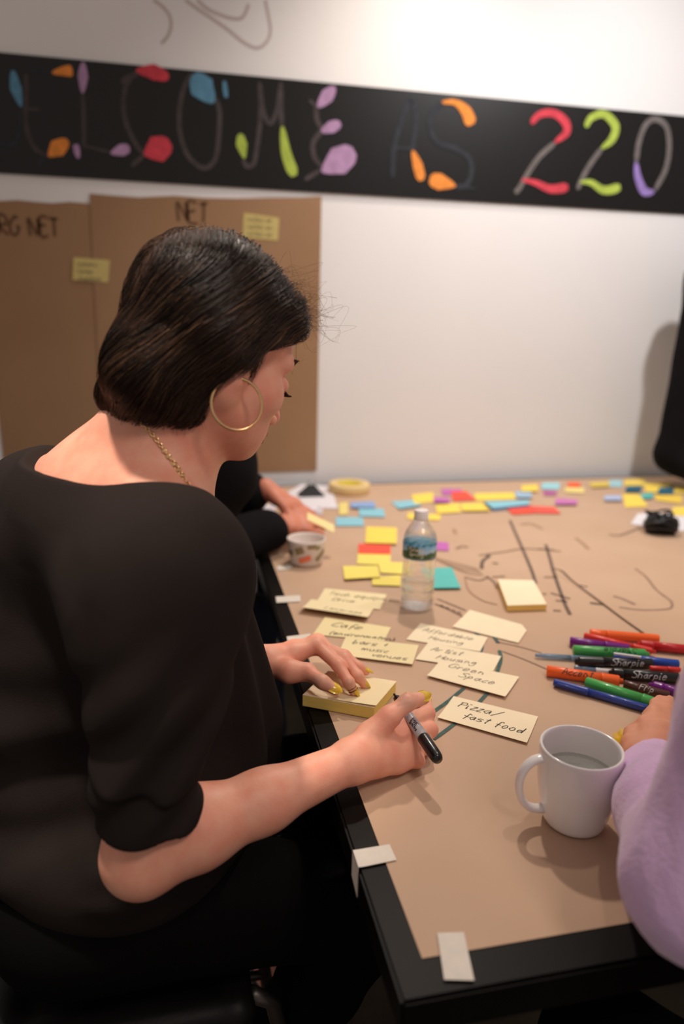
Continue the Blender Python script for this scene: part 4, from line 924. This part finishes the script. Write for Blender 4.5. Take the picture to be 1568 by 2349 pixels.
# free the face
Q.wedge(hw(.013, 0, .022), HR@V(1, 0, .27), HR@V(.55, 0, -.83), .006)
HM = Q
v, f = Q.mesh(.003); hair = build('hair', v, f, m_hair, woman, True)
print('hair mass', len(v), time.time()-T0)
def proj_to(Sf, P, off, it=6):
    for _ in range(it):
        d = Sf.ev(P)-off; P = P-Sf.grad(P)*np.clip(d, -.03, .03)[:, None]*.9
    return P
# strands: seeded all over the hair and combed away from the parting, down to the ends gathered at the nape
NS, M_ = 11000, 15
P_ = v[RNG.integers(0, len(v), NS)]+RNG.normal(0, .0015, (NS, 3)); clump = RNG.integers(0, 300, NS)
off = RNG.uniform(-.002, .0045, NS); stp = RNG.uniform(.006, .0110, NS); clx = noise3(P_, 60, 21); path = [proj_to(Q, P_, off, 2)]
for i in range(M_-1):
    p = path[-1]; l = (p-HO)@HR/SH; fx = np.clip((l[:, 0]+.10)/.17, 0, 1)[:, None]
    tg = np.where(fx < .5, gl+(gm-gl)*fx*2, gm+(gr-gm)*(fx*2-1))+V(0, 0, -.02)
    tgl = HO+(np.stack([-.03+0*l[:, 0], .085+0*l[:, 0], -.14+0*l[:, 0]], 1)*SH)@HR.T
    lft = np.clip((l[:, 1]-.03)/.03, 0, 1)[:, None]; tg = tg*(1-lft)+tgl*lft
    down = tg-p; down /= np.linalg.norm(down, axis=1, keepdims=True)
    sdw = (np.stack([-.55+0*l[:, 0], np.where(l[:, 1] < -.004, -1., 1.), -.25+0*l[:, 0]], 1))@HR.T; sdw /= np.linalg.norm(sdw, axis=1, keepdims=True)
    bk = np.broadcast_to(HR@V(-.75, 0, -.45), p.shape)
    s_ = np.clip((.125-l[:, 2])/.07, 0, 1)[:, None]; s2 = np.clip((.03-l[:, 2])/.10, 0, 1)[:, None]
    dr = sdw*(1-s_)+s_*((1-s2)*(.55*bk+.6*down+.15*sdw)+s2*down)
    dr += .16*np.sin(clx*5+i*.40)[:, None]*(HR@V(.7, 0, .7))[None]
    g_ = Q.grad(p); dr -= g_*np.sum(g_*dr, 1)[:, None]; dr /= np.maximum(np.linalg.norm(dr, axis=1, keepdims=True), 1e-6)
    p = p+dr*stp[:, None]; d_ = Q.ev(p)-(off+.0026*np.sin(clx*6+i*.35)); path.append(p-Q.grad(p)*np.clip(d_, -.02, .02)[:, None]*.9)
flat = np.stack(path, 1); rr = .00022+.00024*RNG.uniform(size=NS)
def strand_mesh(Pm, rad, tip=.25):
    n, m, _ = Pm.shape; Tn = np.gradient(Pm, axis=1); Tn /= np.maximum(np.linalg.norm(Tn, axis=2, keepdims=True), 1e-9)
    u = np.cross(Tn, V(.31, .52, .79)); u /= np.maximum(np.linalg.norm(u, axis=2, keepdims=True), 1e-9); w_ = np.cross(Tn, u)
    tp = np.linspace(1, tip, m)[None, :, None]*rad[:, None, None]
    vs = np.stack([Pm+tp*(math.cos(a)*u+math.sin(a)*w_) for a in (0, 2.094, 4.189)], 2).reshape(-1, 3)
    i = np.arange(n)[:, None, None]*m*3; j = np.arange(m-1)[None, :, None]*3; k = np.arange(3)[None, None]; k2 = (k+1) % 3
    a = i+j+k; b_ = i+j+k2; fs = np.stack([a, b_, b_+3, a+3], -1).reshape(-1, 4); return vs, fs
vs, fs = strand_mesh(flat, rr); o = build('hair_strands', vs, fs, [m_hair_s, mat('light_brown_strand', (112, 82, 60), .38, var=.3, scale=26, spec=.4), mat('darkest_brown_strand', (34, 23, 18), .4, var=.3, scale=26, spec=.4)], hair, True); o['kind'] = 'stuff'
tone = noise3(flat[:, 5], 55, 33)+RNG.normal(0, .22, NS); mi = np.where(tone > .52, 1, np.where(tone < -.10, 2, 0)); o.data.polygons.foreach_set('material_index', np.repeat(mi, (M_-1)*3).astype(np.int32))
PT = np.array([hw(-.030+.085*t, -.012-.004*math.sin(9*t), .16) for t in np.linspace(0, 1, 22)]); PT = proj_to(Q, PT, np.full(22, .0048)); sdp = HR@V(.1, 1, 0); ww = .0026*np.sin(np.linspace(.25, 2.9, 22))*(1+.5*np.sin(np.arange(22)*2.1))
build('scalp_parting', np.vstack([PT+sdp*ww[:, None], PT-sdp*ww[:, None]]), [(i, i+1, 23+i, 22+i) for i in range(21)], mat('scalp_skin', (190, 140, 118), .6), hair, True)
# flyaway curls over the forehead and crown
NF_ = 420; P0 = HO+(np.stack([RNG.uniform(.02, .10, NF_), RNG.uniform(-.06, .03, NF_), RNG.uniform(.08, .12, NF_)], 1)*SH)@HR.T
P0 = proj_to(Q, P0, np.zeros(NF_)); g = Q.grad(P0); tt2 = np.linspace(0, 1, 12)
dirs = g+.9*(HR@V(.6, -.1, -.6))[None]+RNG.normal(0, .35, (NF_, 3)); ln = RNG.uniform(.008, .040, NF_)
cu = RNG.normal(0, 1, (NF_, 3)); FL = P0[:, None]+(ln[:, None]*tt2)[..., None]*dirs[:, None]*(1-.35*tt2)[None, :, None]+((ln[:, None]*.35)*np.sin(tt2*3.2)[None]**2)[..., None]*cu[:, None]
vs, fs = strand_mesh(FL, np.full(NF_, .00014), .5); o = build('flyaway_hairs', vs, fs, mat('fine_flyaway_hair', (120, 90, 68), .4), hair, True); o['kind'] = 'stuff'
# wispy ends along the lower edge
NW = 260; tw = RNG.uniform(0, 1, NW)[:, None]; P0 = np.where(tw < .5, gl+(gm-gl)*tw*2, gm+(gr-gm)*(tw*2-1))+V(0, -.01, .002)+RNG.normal(0, .006, (NW, 3)); P0 = proj_to(Q, P0, np.zeros(NW))
dw = np.array([-.55, .05, -.62])*(1-tw)+np.array([.15, -.1, -.8])*tw+RNG.normal(0, .16, (NW, 3)); lw_ = RNG.uniform(.008, .024, NW)
WS = P0[:, None]+(lw_[:, None]*(tt2[None]-.3))[..., None]*dw[:, None]+(.004*np.sin(tt2*3)[None, :, None])*RNG.normal(0, 1, (NW, 1, 3))*.5
vs, fs = strand_mesh(WS, np.full(NW, .0003), .3); o = build('hair_ends', vs, fs, m_hair_s, hair, True); o['kind'] = 'stuff'
# lock that hangs in front of the far shoulder
LK = np.array([at(452, 1130, .84), at(490, 1165, .83), at(525, 1215, .815), at(548, 1265, .80), at(553, 1300, .795), at(545, 1325, .79)]); LK = smooth_line(LK, 4); NL = 160
pl = LK[None]+RNG.normal(0, 1, (NL, 1, 3))*np.array([.006, .006, .006])*np.sin(np.linspace(.4, 2.6, len(LK)))[None, :, None]
vs, fs = strand_mesh(pl, np.full(NL, .0006), .4); build('hair_lock', vs, fs, m_hair_s, hair, True)['kind'] = 'stuff'
# ---------------------------------------------------------------- jewellery
m_gold = mat('gold', (244, 204, 150), .22, metal=1)
lobe = hw(.003, -.076, -.030); hc = at(543, 927, lobe[1]-.006); hr_ = .0272
hn = unit(CAM-hc)*.9+V(.25, 0, .1); F_ = frame(unit(hn)); ringP = [hc+hr_*(F_[:, 1]*math.cos(t)+F_[:, 2]*math.sin(t)) for t in np.linspace(0, 2*math.pi, 97)]
ear = MB().tube(ringP, .0014, 8, False).build('hoop_earring', m_gold, woman, True); mb = MB()
for i in range(0, 96): mb.lathe([(0, -.0010), (.0013, -.0004), (.0013, .0004), (0, .0010)], ringP[i]+unit(ringP[i]-hc)*.0008, 6, F_[:, 0])
mb.build('bead_edge', m_gold, ear, True)
topP = max(ringP, key=lambda p: p[2]); MB().tube([topP, topP*.5+lobe*.5+V(0, 0, .002), lobe], .0007, 6).build('hook', m_gold, ear, True)
mb = MB(); big = MB()
ch = []
for x, y in smooth_line([(322, 968), (350, 997), (378, 1035), (402, 1068), (424, 1100), (440, 1122), (452, 1143)], 8):
    p = SCAL.hit(x, y)
    if p is not None: ch.append(p-unit(ray(x, y))*.0012)
ch = np.array(ch)
if len(ch) > 4:
    dd = np.r_[0, np.cumsum(np.linalg.norm(np.diff(ch, axis=0), axis=1))]; n = max(8, int(dd[-1]/.0034))
    cp = np.stack([np.interp(np.linspace(0, dd[-1], n), dd, ch[:, k]) for k in range(3)], 1); neck = None
    mb = MB()
    for i in range(n-1):
        a = unit(cp[i+1]-cp[i]); F_ = frame(a, unit(CAM-cp[i])); yv = F_[:, 1] if i % 2 else F_[:, 2]
        mb.tube([cp[i]+a*.0024*math.cos(t)+yv*.0019*math.sin(t) for t in np.linspace(0, 2*math.pi, 11)], .0008, 5, False)
    neck = mb.build('necklace', m_gold, woman, True); mb = MB()
    for i in (n*3//8, n*3//8+2, n//2+1, n//2+3, n*5//8+2): mb.lathe([(0, -.0012), (.0030, -.0006), (.0033, .0), (.0030, .0006), (0, .0012)], cp[min(i, n-1)], 14, unit(CAM-cp[min(i, n-1)]+V(0, 0, .3)))
    mb.build('necklace_discs', m_gold, neck, True)
print('woman', time.time()-T0)
# ================================================================ the stool she sits on
stool = empty('stool', (-.12, .86, 0), 'black backless stool with metal legs under the writing woman', 'stool')
m_seat = mat('black_seat_vinyl', (18, 16, 16), .5, bump=.1, bscale=200, spec=.2); m_steel = mat('dark_steel_tube', (90, 84, 80), .4, metal=.8)
X = SDF(); X.margin = .006
for i, (a, b_) in enumerate([((-.24, .73), (.04, .73)), ((-.24, .99), (.04, .99)), ((-.24, .73), (-.24, .99)), ((.04, .73), (.04, .99))]): X.cone((*a, 0.445), (*b_, 0.445), .022, .022, .01)
X.ell((-.115, .86, 0.445), (.17, .15, .024), None, .02)
v, f = X.mesh(.006); build('seat', v, f, m_seat, stool, True)
for (x0, y0, x1, y1) in [(-.25, .75, -.30, .70), (.06, .76, .165, .80), (-.25, .97, -.30, 1.02), (.06, .97, .13, 1.02)]: MB().tube([(x0, y0, .435), (x0*.7+x1*.3, y0*.7+y1*.3, .40), (x1, y1, .0)], .011, 10).build('leg', m_steel, stool, True)
MB().tube([(-.28, .72, .2), (.12, .785, .2)], .008, 8).tube([(-.28, 1.0, .2), (.105, 1.0, .2)], .008, 8).build('stretcher', m_steel, stool, True)

# ================================================================ person in black sitting farther along the table
p2 = empty('person', (0., 1.6, 0), 'person in a black jacket and blue jeans reaching over the table behind the woman', 'person')
m_skin2 = mat('skin_reddish', (206, 130, 104), .5, var=.05, scale=40, sss=.15)
m_jacket = mat('black_jacket_cloth', (22, 21, 23), .9, bump=.3, bscale=300, spec=.08); m_jeans = mat('blue_jeans', (58, 68, 92), .85, var=.15, scale=30, bump=.3, bscale=500)
S2 = SDF(); H2 = (rotm(.35, .5, 0), at(470, 830, 1.62)); w2 = head(S2, H2, 1.0)
R2, L2 = V(.065, 1.52, .985), V(-.01, 1.84, .985); E2r, E2l = V(-.03, 1.50, .79), V(-.05, 1.90, .80); W2r, W2l = at(632, 1212, 1.67), at(608, 1122, 1.78)
N2 = V(-.02, 1.68, 1.04)
S2.cone(w2(-.02, 0, -.03), N2, .05, .055, .03); S2.cone(N2, V(-.10, 1.66, .6), .10, .14, .05); S2.cone(R2, L2, .06, .06, .04)
S2.chain([R2, E2r, W2r], [.05, .042, .027], .02); S2.chain([L2, E2l, W2l], [.05, .042, .027], .02)
def simple_hand(W, d, up, sc=1., spread=.012, curl=.5):
    d = unit(d); sd = unit(np.cross(up, d)); nn = np.cross(d, sd); H = {}
    for i, (n, ln) in enumerate([('index', .078), ('middle', .084), ('ring', .078), ('pinky', .062)]):
        o = (1.5-i)*.0195; k0 = W+d*.088*sc*(1-.06*abs(i-1))+sd*o*sc
        p1 = k0+(d*ln*.45+sd*o*.25-nn*.006)*sc; p2_ = p1+(d*ln*.30*math.cos(curl)-nn*ln*.30*math.sin(curl))*sc; p3_ = p2_+(d*ln*.22*math.cos(curl*1.6)-nn*ln*.22*math.sin(curl*1.6))*sc
        H[n] = [k0, p1, p2_, p3_]
    t0 = W+(d*.028+sd*.022-nn*.006)*sc; t1 = W+(d*.060+sd*.042-nn*.012)*sc; H['thumb'] = [t0, t1, t1+(d*.030+sd*.012-nn*.010)*sc, t1+(d*.055+sd*.010-nn*.016)*sc]
    return H
h2r = simple_hand(W2r, at(735, 1190, 1.72)-W2r, V(.1, -.5, .85), .95, curl=.5); palm(S2, W2r, h2r); fingers(S2, h2r)
h2l = simple_hand(W2l, at(665, 1158, 1.74)-W2l, V(.25, -.2, .95), .95, curl=.7); palm(S2, W2l, h2l); fingers(S2, h2l)
v, f = S2.mesh(.005); b2 = build('body', v, f, m_skin2, p2, True)
K2 = SDF(); K2.margin = .01
K2.cone(V(-.02, 1.66, .98), V(-.10, 1.64, .58), .135, .165, .05); K2.cone(R2, L2, .082, .082, .05)
K2.chain([R2, E2r, E2r*.12+W2r*.88], [.085, .068, .052], .03); K2.chain([L2, E2l, E2l*.15+W2l*.85], [.085, .068, .052], .03); K2.cone(E2r*.25+W2r*.75, E2r*.08+W2r*.92, .053, .050, .004)
K2.post = lambda P, d: d+.004*noise3(P, 45, 31)
v, f = K2.mesh(.006); build('black_jacket', v, f, m_jacket, p2, True)
J2 = SDF(); J2.margin = .008
for hp, kn, an in ((V(-.14, 1.55, .54), V(.13, 1.48, .52), V(.17, 1.45, .08)), (V(-.14, 1.74, .54), V(.16, 1.78, .52), V(.14, 1.80, .08))): J2.cone(hp, kn, .095, .072, .03); J2.cone(kn, an, .070, .052, .02)
J2.ell((-.15, 1.64, .54), (.15, .2, .11), None, .04); J2.post = lambda P, d: d+.003*noise3(P, 50, 9)
v, f = J2.mesh(.008); build('jeans', v, f, m_jeans, p2, True)
for an in (V(.17, 1.45, .08), V(.14, 1.80, .08)):
    Z = SDF(); Z.chain([an+V(-.02, 0, -.03), an+V(.08, 0, -.04), an+V(.17, 0, -.045)], [.042, .042, .034], .02); Z.cut((0, 0, .004), (0, 0, -1), .003); v, f = Z.mesh(.007); build('shoe', v, f, mat('dark_shoe', (30, 28, 28), .6), p2, True)
Y2 = SDF(); Y2.ell(w2(-.015, 0, .052), (.108, .088, .095), H2[0], .02); Y2.wedge(w2(.03, 0, .02), H2[0]@V(1, 0, -.1), H2[0]@V(.6, 0, -.8), .006); Y2.post = lambda P, d: d+.003*noise3(P, 120, 4); v, f = Y2.mesh(.006); build('hair', v, f, mat('short_brown_hair', (40, 30, 24), .6, bump=.6, bscale=200), p2, True)
# the stool under that person
st2 = empty('stool', (-.12, 1.64, 0), 'dark stool under the person in the black jacket', 'stool')
MB().lathe([(0, .395), (.15, .395), (.165, .402), (.165, .42), (.15, .427), (0, .427)], (-.13, 1.64, 0), 36).build('seat', m_seat, st2, True)
for k in range(4): a = math.pi/4+k*math.pi/2; MB().tube([(-.13+.11*math.cos(a), 1.64+.11*math.sin(a), .397), (-.13+.19*math.cos(a), 1.64+.19*math.sin(a), 0)], .012, 8).build('leg', m_steel, st2, True)
# the small note between that person's fingers
ft = h2r['middle'][3]; e1 = unit(at(766, 1222, 1.60)-at(700, 1195, 1.60)); e2 = unit(V(.3, .8, .25)); e2 = unit(e2-e1*(e1@e2)); nq = np.cross(e1, e2)
q = [at(704, 1192, 1.62), at(766, 1222, 1.60), at(766, 1222, 1.60)+e2*.03, at(704, 1192, 1.62)+e2*.03]
tag(MB().slab(q, .0006, nq).build('sticky_note', ncol((240, 222, 158))), 'cream note tilted between the fingers of the person in black', 'sticky note')
m_glass = mat('clear_cup_plastic', (236, 230, 236), .25, trans=.5)
for (x, y, z, lab) in [(616, 1178, 1.70, 'small white plastic cup beside the cuff of the black jacket'), (724, 1182, 1.90, 'small white plastic cup just past the fingertips of the person in black')]:
    c = onz(x, y+10, ZP); MB().lathe([(0, .001), (.016, .001), (.020, .034), (.0185, .034), (.015, .004), (0, .004)], c, 24).build('small_cup', mat('white_cup', (222, 216, 222), .35), None, True)
    tag(bpy.data.objects[[o.name for o in bpy.data.objects if o.name.startswith('small_cup')][-1]], lab, 'cup', 'small cups on the far table')

# ================================================================ person in a lavender sweater, right foreground
p3 = empty('person', (.72, .2, 0), 'person in a fuzzy lavender sweater resting a hand on the table, right foreground', 'person')
m_lav = mat('lavender_fleece', (222, 184, 228), .95, var=.10, scale=25, bump=.6, bscale=260, sheen=.5)
S3 = SDF(); E3 = onz(1612, 2025, .846); W3 = onz(1494, 1752, .800); Sh3 = at(1985, 1180, .43)
print('p3', E3, W3, Sh3)
S3.chain([Sh3, E3, W3], [.048, .040, .027], .02)
h3 = {'thumb': [onz(1466, 1738, .800), onz(1449, 1708, .800), onz(1450, 1684, .797), onz(1456, 1672, .792)],
      'index': [onz(1490, 1690, .808), onz(1478, 1660, .806), onz(1487, 1644, .795), onz(1496, 1636, .783)],
      'middle': [onz(1506, 1680, .810), onz(1500, 1635, .806), onz(1505, 1616, .793), onz(1512, 1604, .781)],
      'ring': [onz(1524, 1682, .806), onz(1524, 1630, .800), onz(1530, 1612, .787), onz(1536, 1604, .776)],
      'pinky': [onz(1540, 1690, .800), onz(1548, 1650, .793), onz(1554, 1634, .780), onz(1560, 1628, .770)]}
palm(S3, W3, h3); fingers(S3, h3, 1.05)
T3 = Sh3+V(.20, -.10, .02); S3.cone(Sh3, T3+V(.18, -.09, 0), .06, .06, .03); S3.cone(T3+V(.0, 0, .02), V(.80, .12, .55), .10, .14, .05)
H3 = (rotm(1.9, .4, 0), T3+V(.02, .03, .27)); w3 = head(S3, H3, 1.0); S3.cone(w3(-.02, 0, -.03), T3+V(0, 0, .04), .05, .055, .03)
v, f = S3.mesh(.0045); b3 = build('body', v, f, mat('skin_tan', (216, 148, 118), .5, var=.04, scale=40, sss=.15), p3, True)
K3 = SDF(); K3.margin = .008
K3.chain([W3*.86+E3*.14, W3*.5+E3*.5, E3], [.042, .053, .058], .02); K3.cut(W3*.90+E3*.10, W3-E3, .006)
K3.chain([E3, E3*.5+Sh3*.5, Sh3], [.060, .068, .082], .03); K3.cone(Sh3, T3+V(.18, -.09, 0), .085, .085, .05); K3.cone(T3, V(.80, .12, .55), .135, .18, .05)
K3.post = lambda P, d: d+.0030*noise3(P, 50, 41)+.0010*noise3(P, 180, 42)
v, f = K3.mesh(.0045); build('lavender_sweater', v, f, m_lav, p3, True)
J3 = SDF()
kn3 = onz(1390, 2420, .52)
for hp, kn, an in ((V(.72, .12, .52), kn3, V(.42, .36, .06)), (V(.90, .12, .52), V(.78, .50, .52), V(.78, .46, .06))): J3.cone(hp, kn, .095, .072, .03); J3.cone(kn, an, .068, .05, .02)
J3.ell((.82, .10, .54), (.2, .15, .11), None, .04)
v, f = J3.mesh(.008); build('trousers', v, f, mat('black_trousers', (15, 14, 15), .9), p3, True)
Y3 = SDF(); Y3.ell(w3(-.015, 0, .052), (.11, .09, .097), H3[0], .02); Y3.cone(w3(-.05, 0, .02), w3(-.08, 0, -.12), .07, .06, .03); Y3.wedge(w3(.03, 0, .02), H3[0]@V(1, 0, -.1), H3[0]@V(.6, 0, -.8), .006); v, f = Y3.mesh(.006); build('hair', v, f, mat('brown_hair', (60, 42, 32), .5, bump=.6, bscale=200), p3, True)
for an in (V(.42, .36, .06), V(.78, .46, .06)):
    Z = SDF(); Z.chain([an+V(0, -.02, -.02), an+V(0, .08, -.03), an+V(0, .16, -.03)], [.04, .04, .032], .02); Z.cut((0, 0, .004), (0, 0, -1), .003); v, f = Z.mesh(.007); build('shoe', v, f, mat('dark_shoe', (30, 28, 28), .6), p3, True)
st3 = empty('stool', (.8, .08, 0), 'stool under the person in lavender, mostly outside the picture', 'stool')
MB().lathe([(0, .39), (.16, .39), (.17, .40), (.17, .415), (.155, .422), (0, .422)], (.80, .08, 0), 36).build('seat', m_seat, st3, True)
for k in range(4): a = math.pi/4+k*math.pi/2; MB().tube([(.80+.11*math.cos(a), .08+.11*math.sin(a), .395), (.80+.2*math.cos(a), .08+.2*math.sin(a), 0)], .012, 8).build('leg', m_steel, st3, True)
# yellow tape measure under that hand
tmq = onz(1452, 1722, TZ+.008); tm = empty('tape_measure', V(tmq[0], tmq[1], ZP), 'yellow tape measure with a pale ruled blade beside the mug rim', 'tape measure')
Rm_ = rotm(-.5)
b = bmesh.new(); bmesh.ops.create_cube(b, size=1, matrix=Matrix.Translation((tmq[0], tmq[1], ZP+.0145)) @ Matrix.Rotation(-.5, 4, 'Z') @ Matrix.Diagonal((.05, .042, .028, 1)))
bmesh.ops.bevel(b, geom=b.edges[:], offset=.007, segments=3, affect='EDGES'); b.verts.index_update(); vs = [tuple(v.co) for v in b.verts]; fs = [tuple(v.index for v in f.verts) for f in b.faces]; b.free()
build('case', vs, fs, col_mat('yellow_plastic', (236, 186, 30)), tm, True)
b0, b1 = onz(1408, 1703, ZP+.020), onz(1450, 1688, ZP+.020); nb_ = unit(np.cross(V(0, 0, 1), b1-b0))*.005
MB().slab([b0-nb_, b1-nb_, b1+nb_, b0+nb_], .0006).build('blade', mat('pale_blade', (222, 228, 214), .4), tm)
mb = MB()
for k in range(11): c = b0+(b1-b0)*(k+.5)/11; mb.ribbon([(0, -.004), (0, .001)], .0008, lambda x, y: tuple(c+unit(b1-b0)*x+unit(nb_)*y+V(0, 0, .0008)))
mb.build('ruling', mat('green_ruling', (110, 150, 130), .6), tm)

# ================================================================ person in black at the far right edge
p4 = empty('person', (2.15, 2.1, 0), 'person in black clothes leaning at the far right end of the table', 'person')
S4 = SDF(); s4, e4, w4 = at(1640, 640, 2.18), at(1552, 1040, 2.20), at(1640, 1105, 2.05)
b4 = V(2.34, 2.22, 1.25)
S4.chain([s4, e4, w4], [.05, .042, .028], .02); S4.cone(b4, V(2.36, 2.2, .7), .12, .14, .04); S4.cone(s4, b4+V(.02, 0, .1), .06, .08, .04); H4 = (rotm(3.6, .35, 0), b4+V(.02, -.03, .42)); w4h = head(S4, H4, 1.0); S4.cone(w4h(-.02, 0, -.03), b4+V(0, 0, .12), .05, .06, .03)
hd4 = simple_hand(w4, V(.4, -.9, -.1), V(0, 0, 1), .95); palm(S4, w4, hd4); fingers(S4, hd4)
v, f = S4.mesh(.008); build('body', v, f, m_skin2, p4, True)
K4 = SDF(); K4.margin = .008; K4.chain([s4, e4, w4*.85+e4*.15], [.085, .072, .05], .03); K4.cone(b4, V(2.36, 2.2, .62), .15, .17, .05); K4.cone(s4, b4+V(.02, 0, .1), .085, .11, .05); K4.post = lambda P, d: d+.004*noise3(P, 40, 51)
v, f = K4.mesh(.008); build('black_sweater', v, f, m_jacket, p4, True)
J4 = SDF()
for hp, an in ((V(2.50, 2.10, .68), V(2.52, 2.10, .06)), (V(2.52, 2.28, .68), V(2.56, 2.28, .06))): J4.cone(hp, an, .09, .055, .02)
J4.cone(V(2.36, 2.2, .66), V(2.5, 2.19, .68), .15, .14, .05)
v, f = J4.mesh(.01); build('trousers', v, f, mat('black_trousers', (15, 14, 15), .9), p4, True)
Y4 = SDF(); Y4.ell(w4h(-.015, 0, .052), (.108, .088, .095), H4[0], .02); Y4.wedge(w4h(.03, 0, .02), H4[0]@V(1, 0, -.1), H4[0]@V(.6, 0, -.8), .006); v, f = Y4.mesh(.008); build('hair', v, f, mat('short_brown_hair', (40, 30, 24), .6), p4, True)
print('all', time.time()-T0)
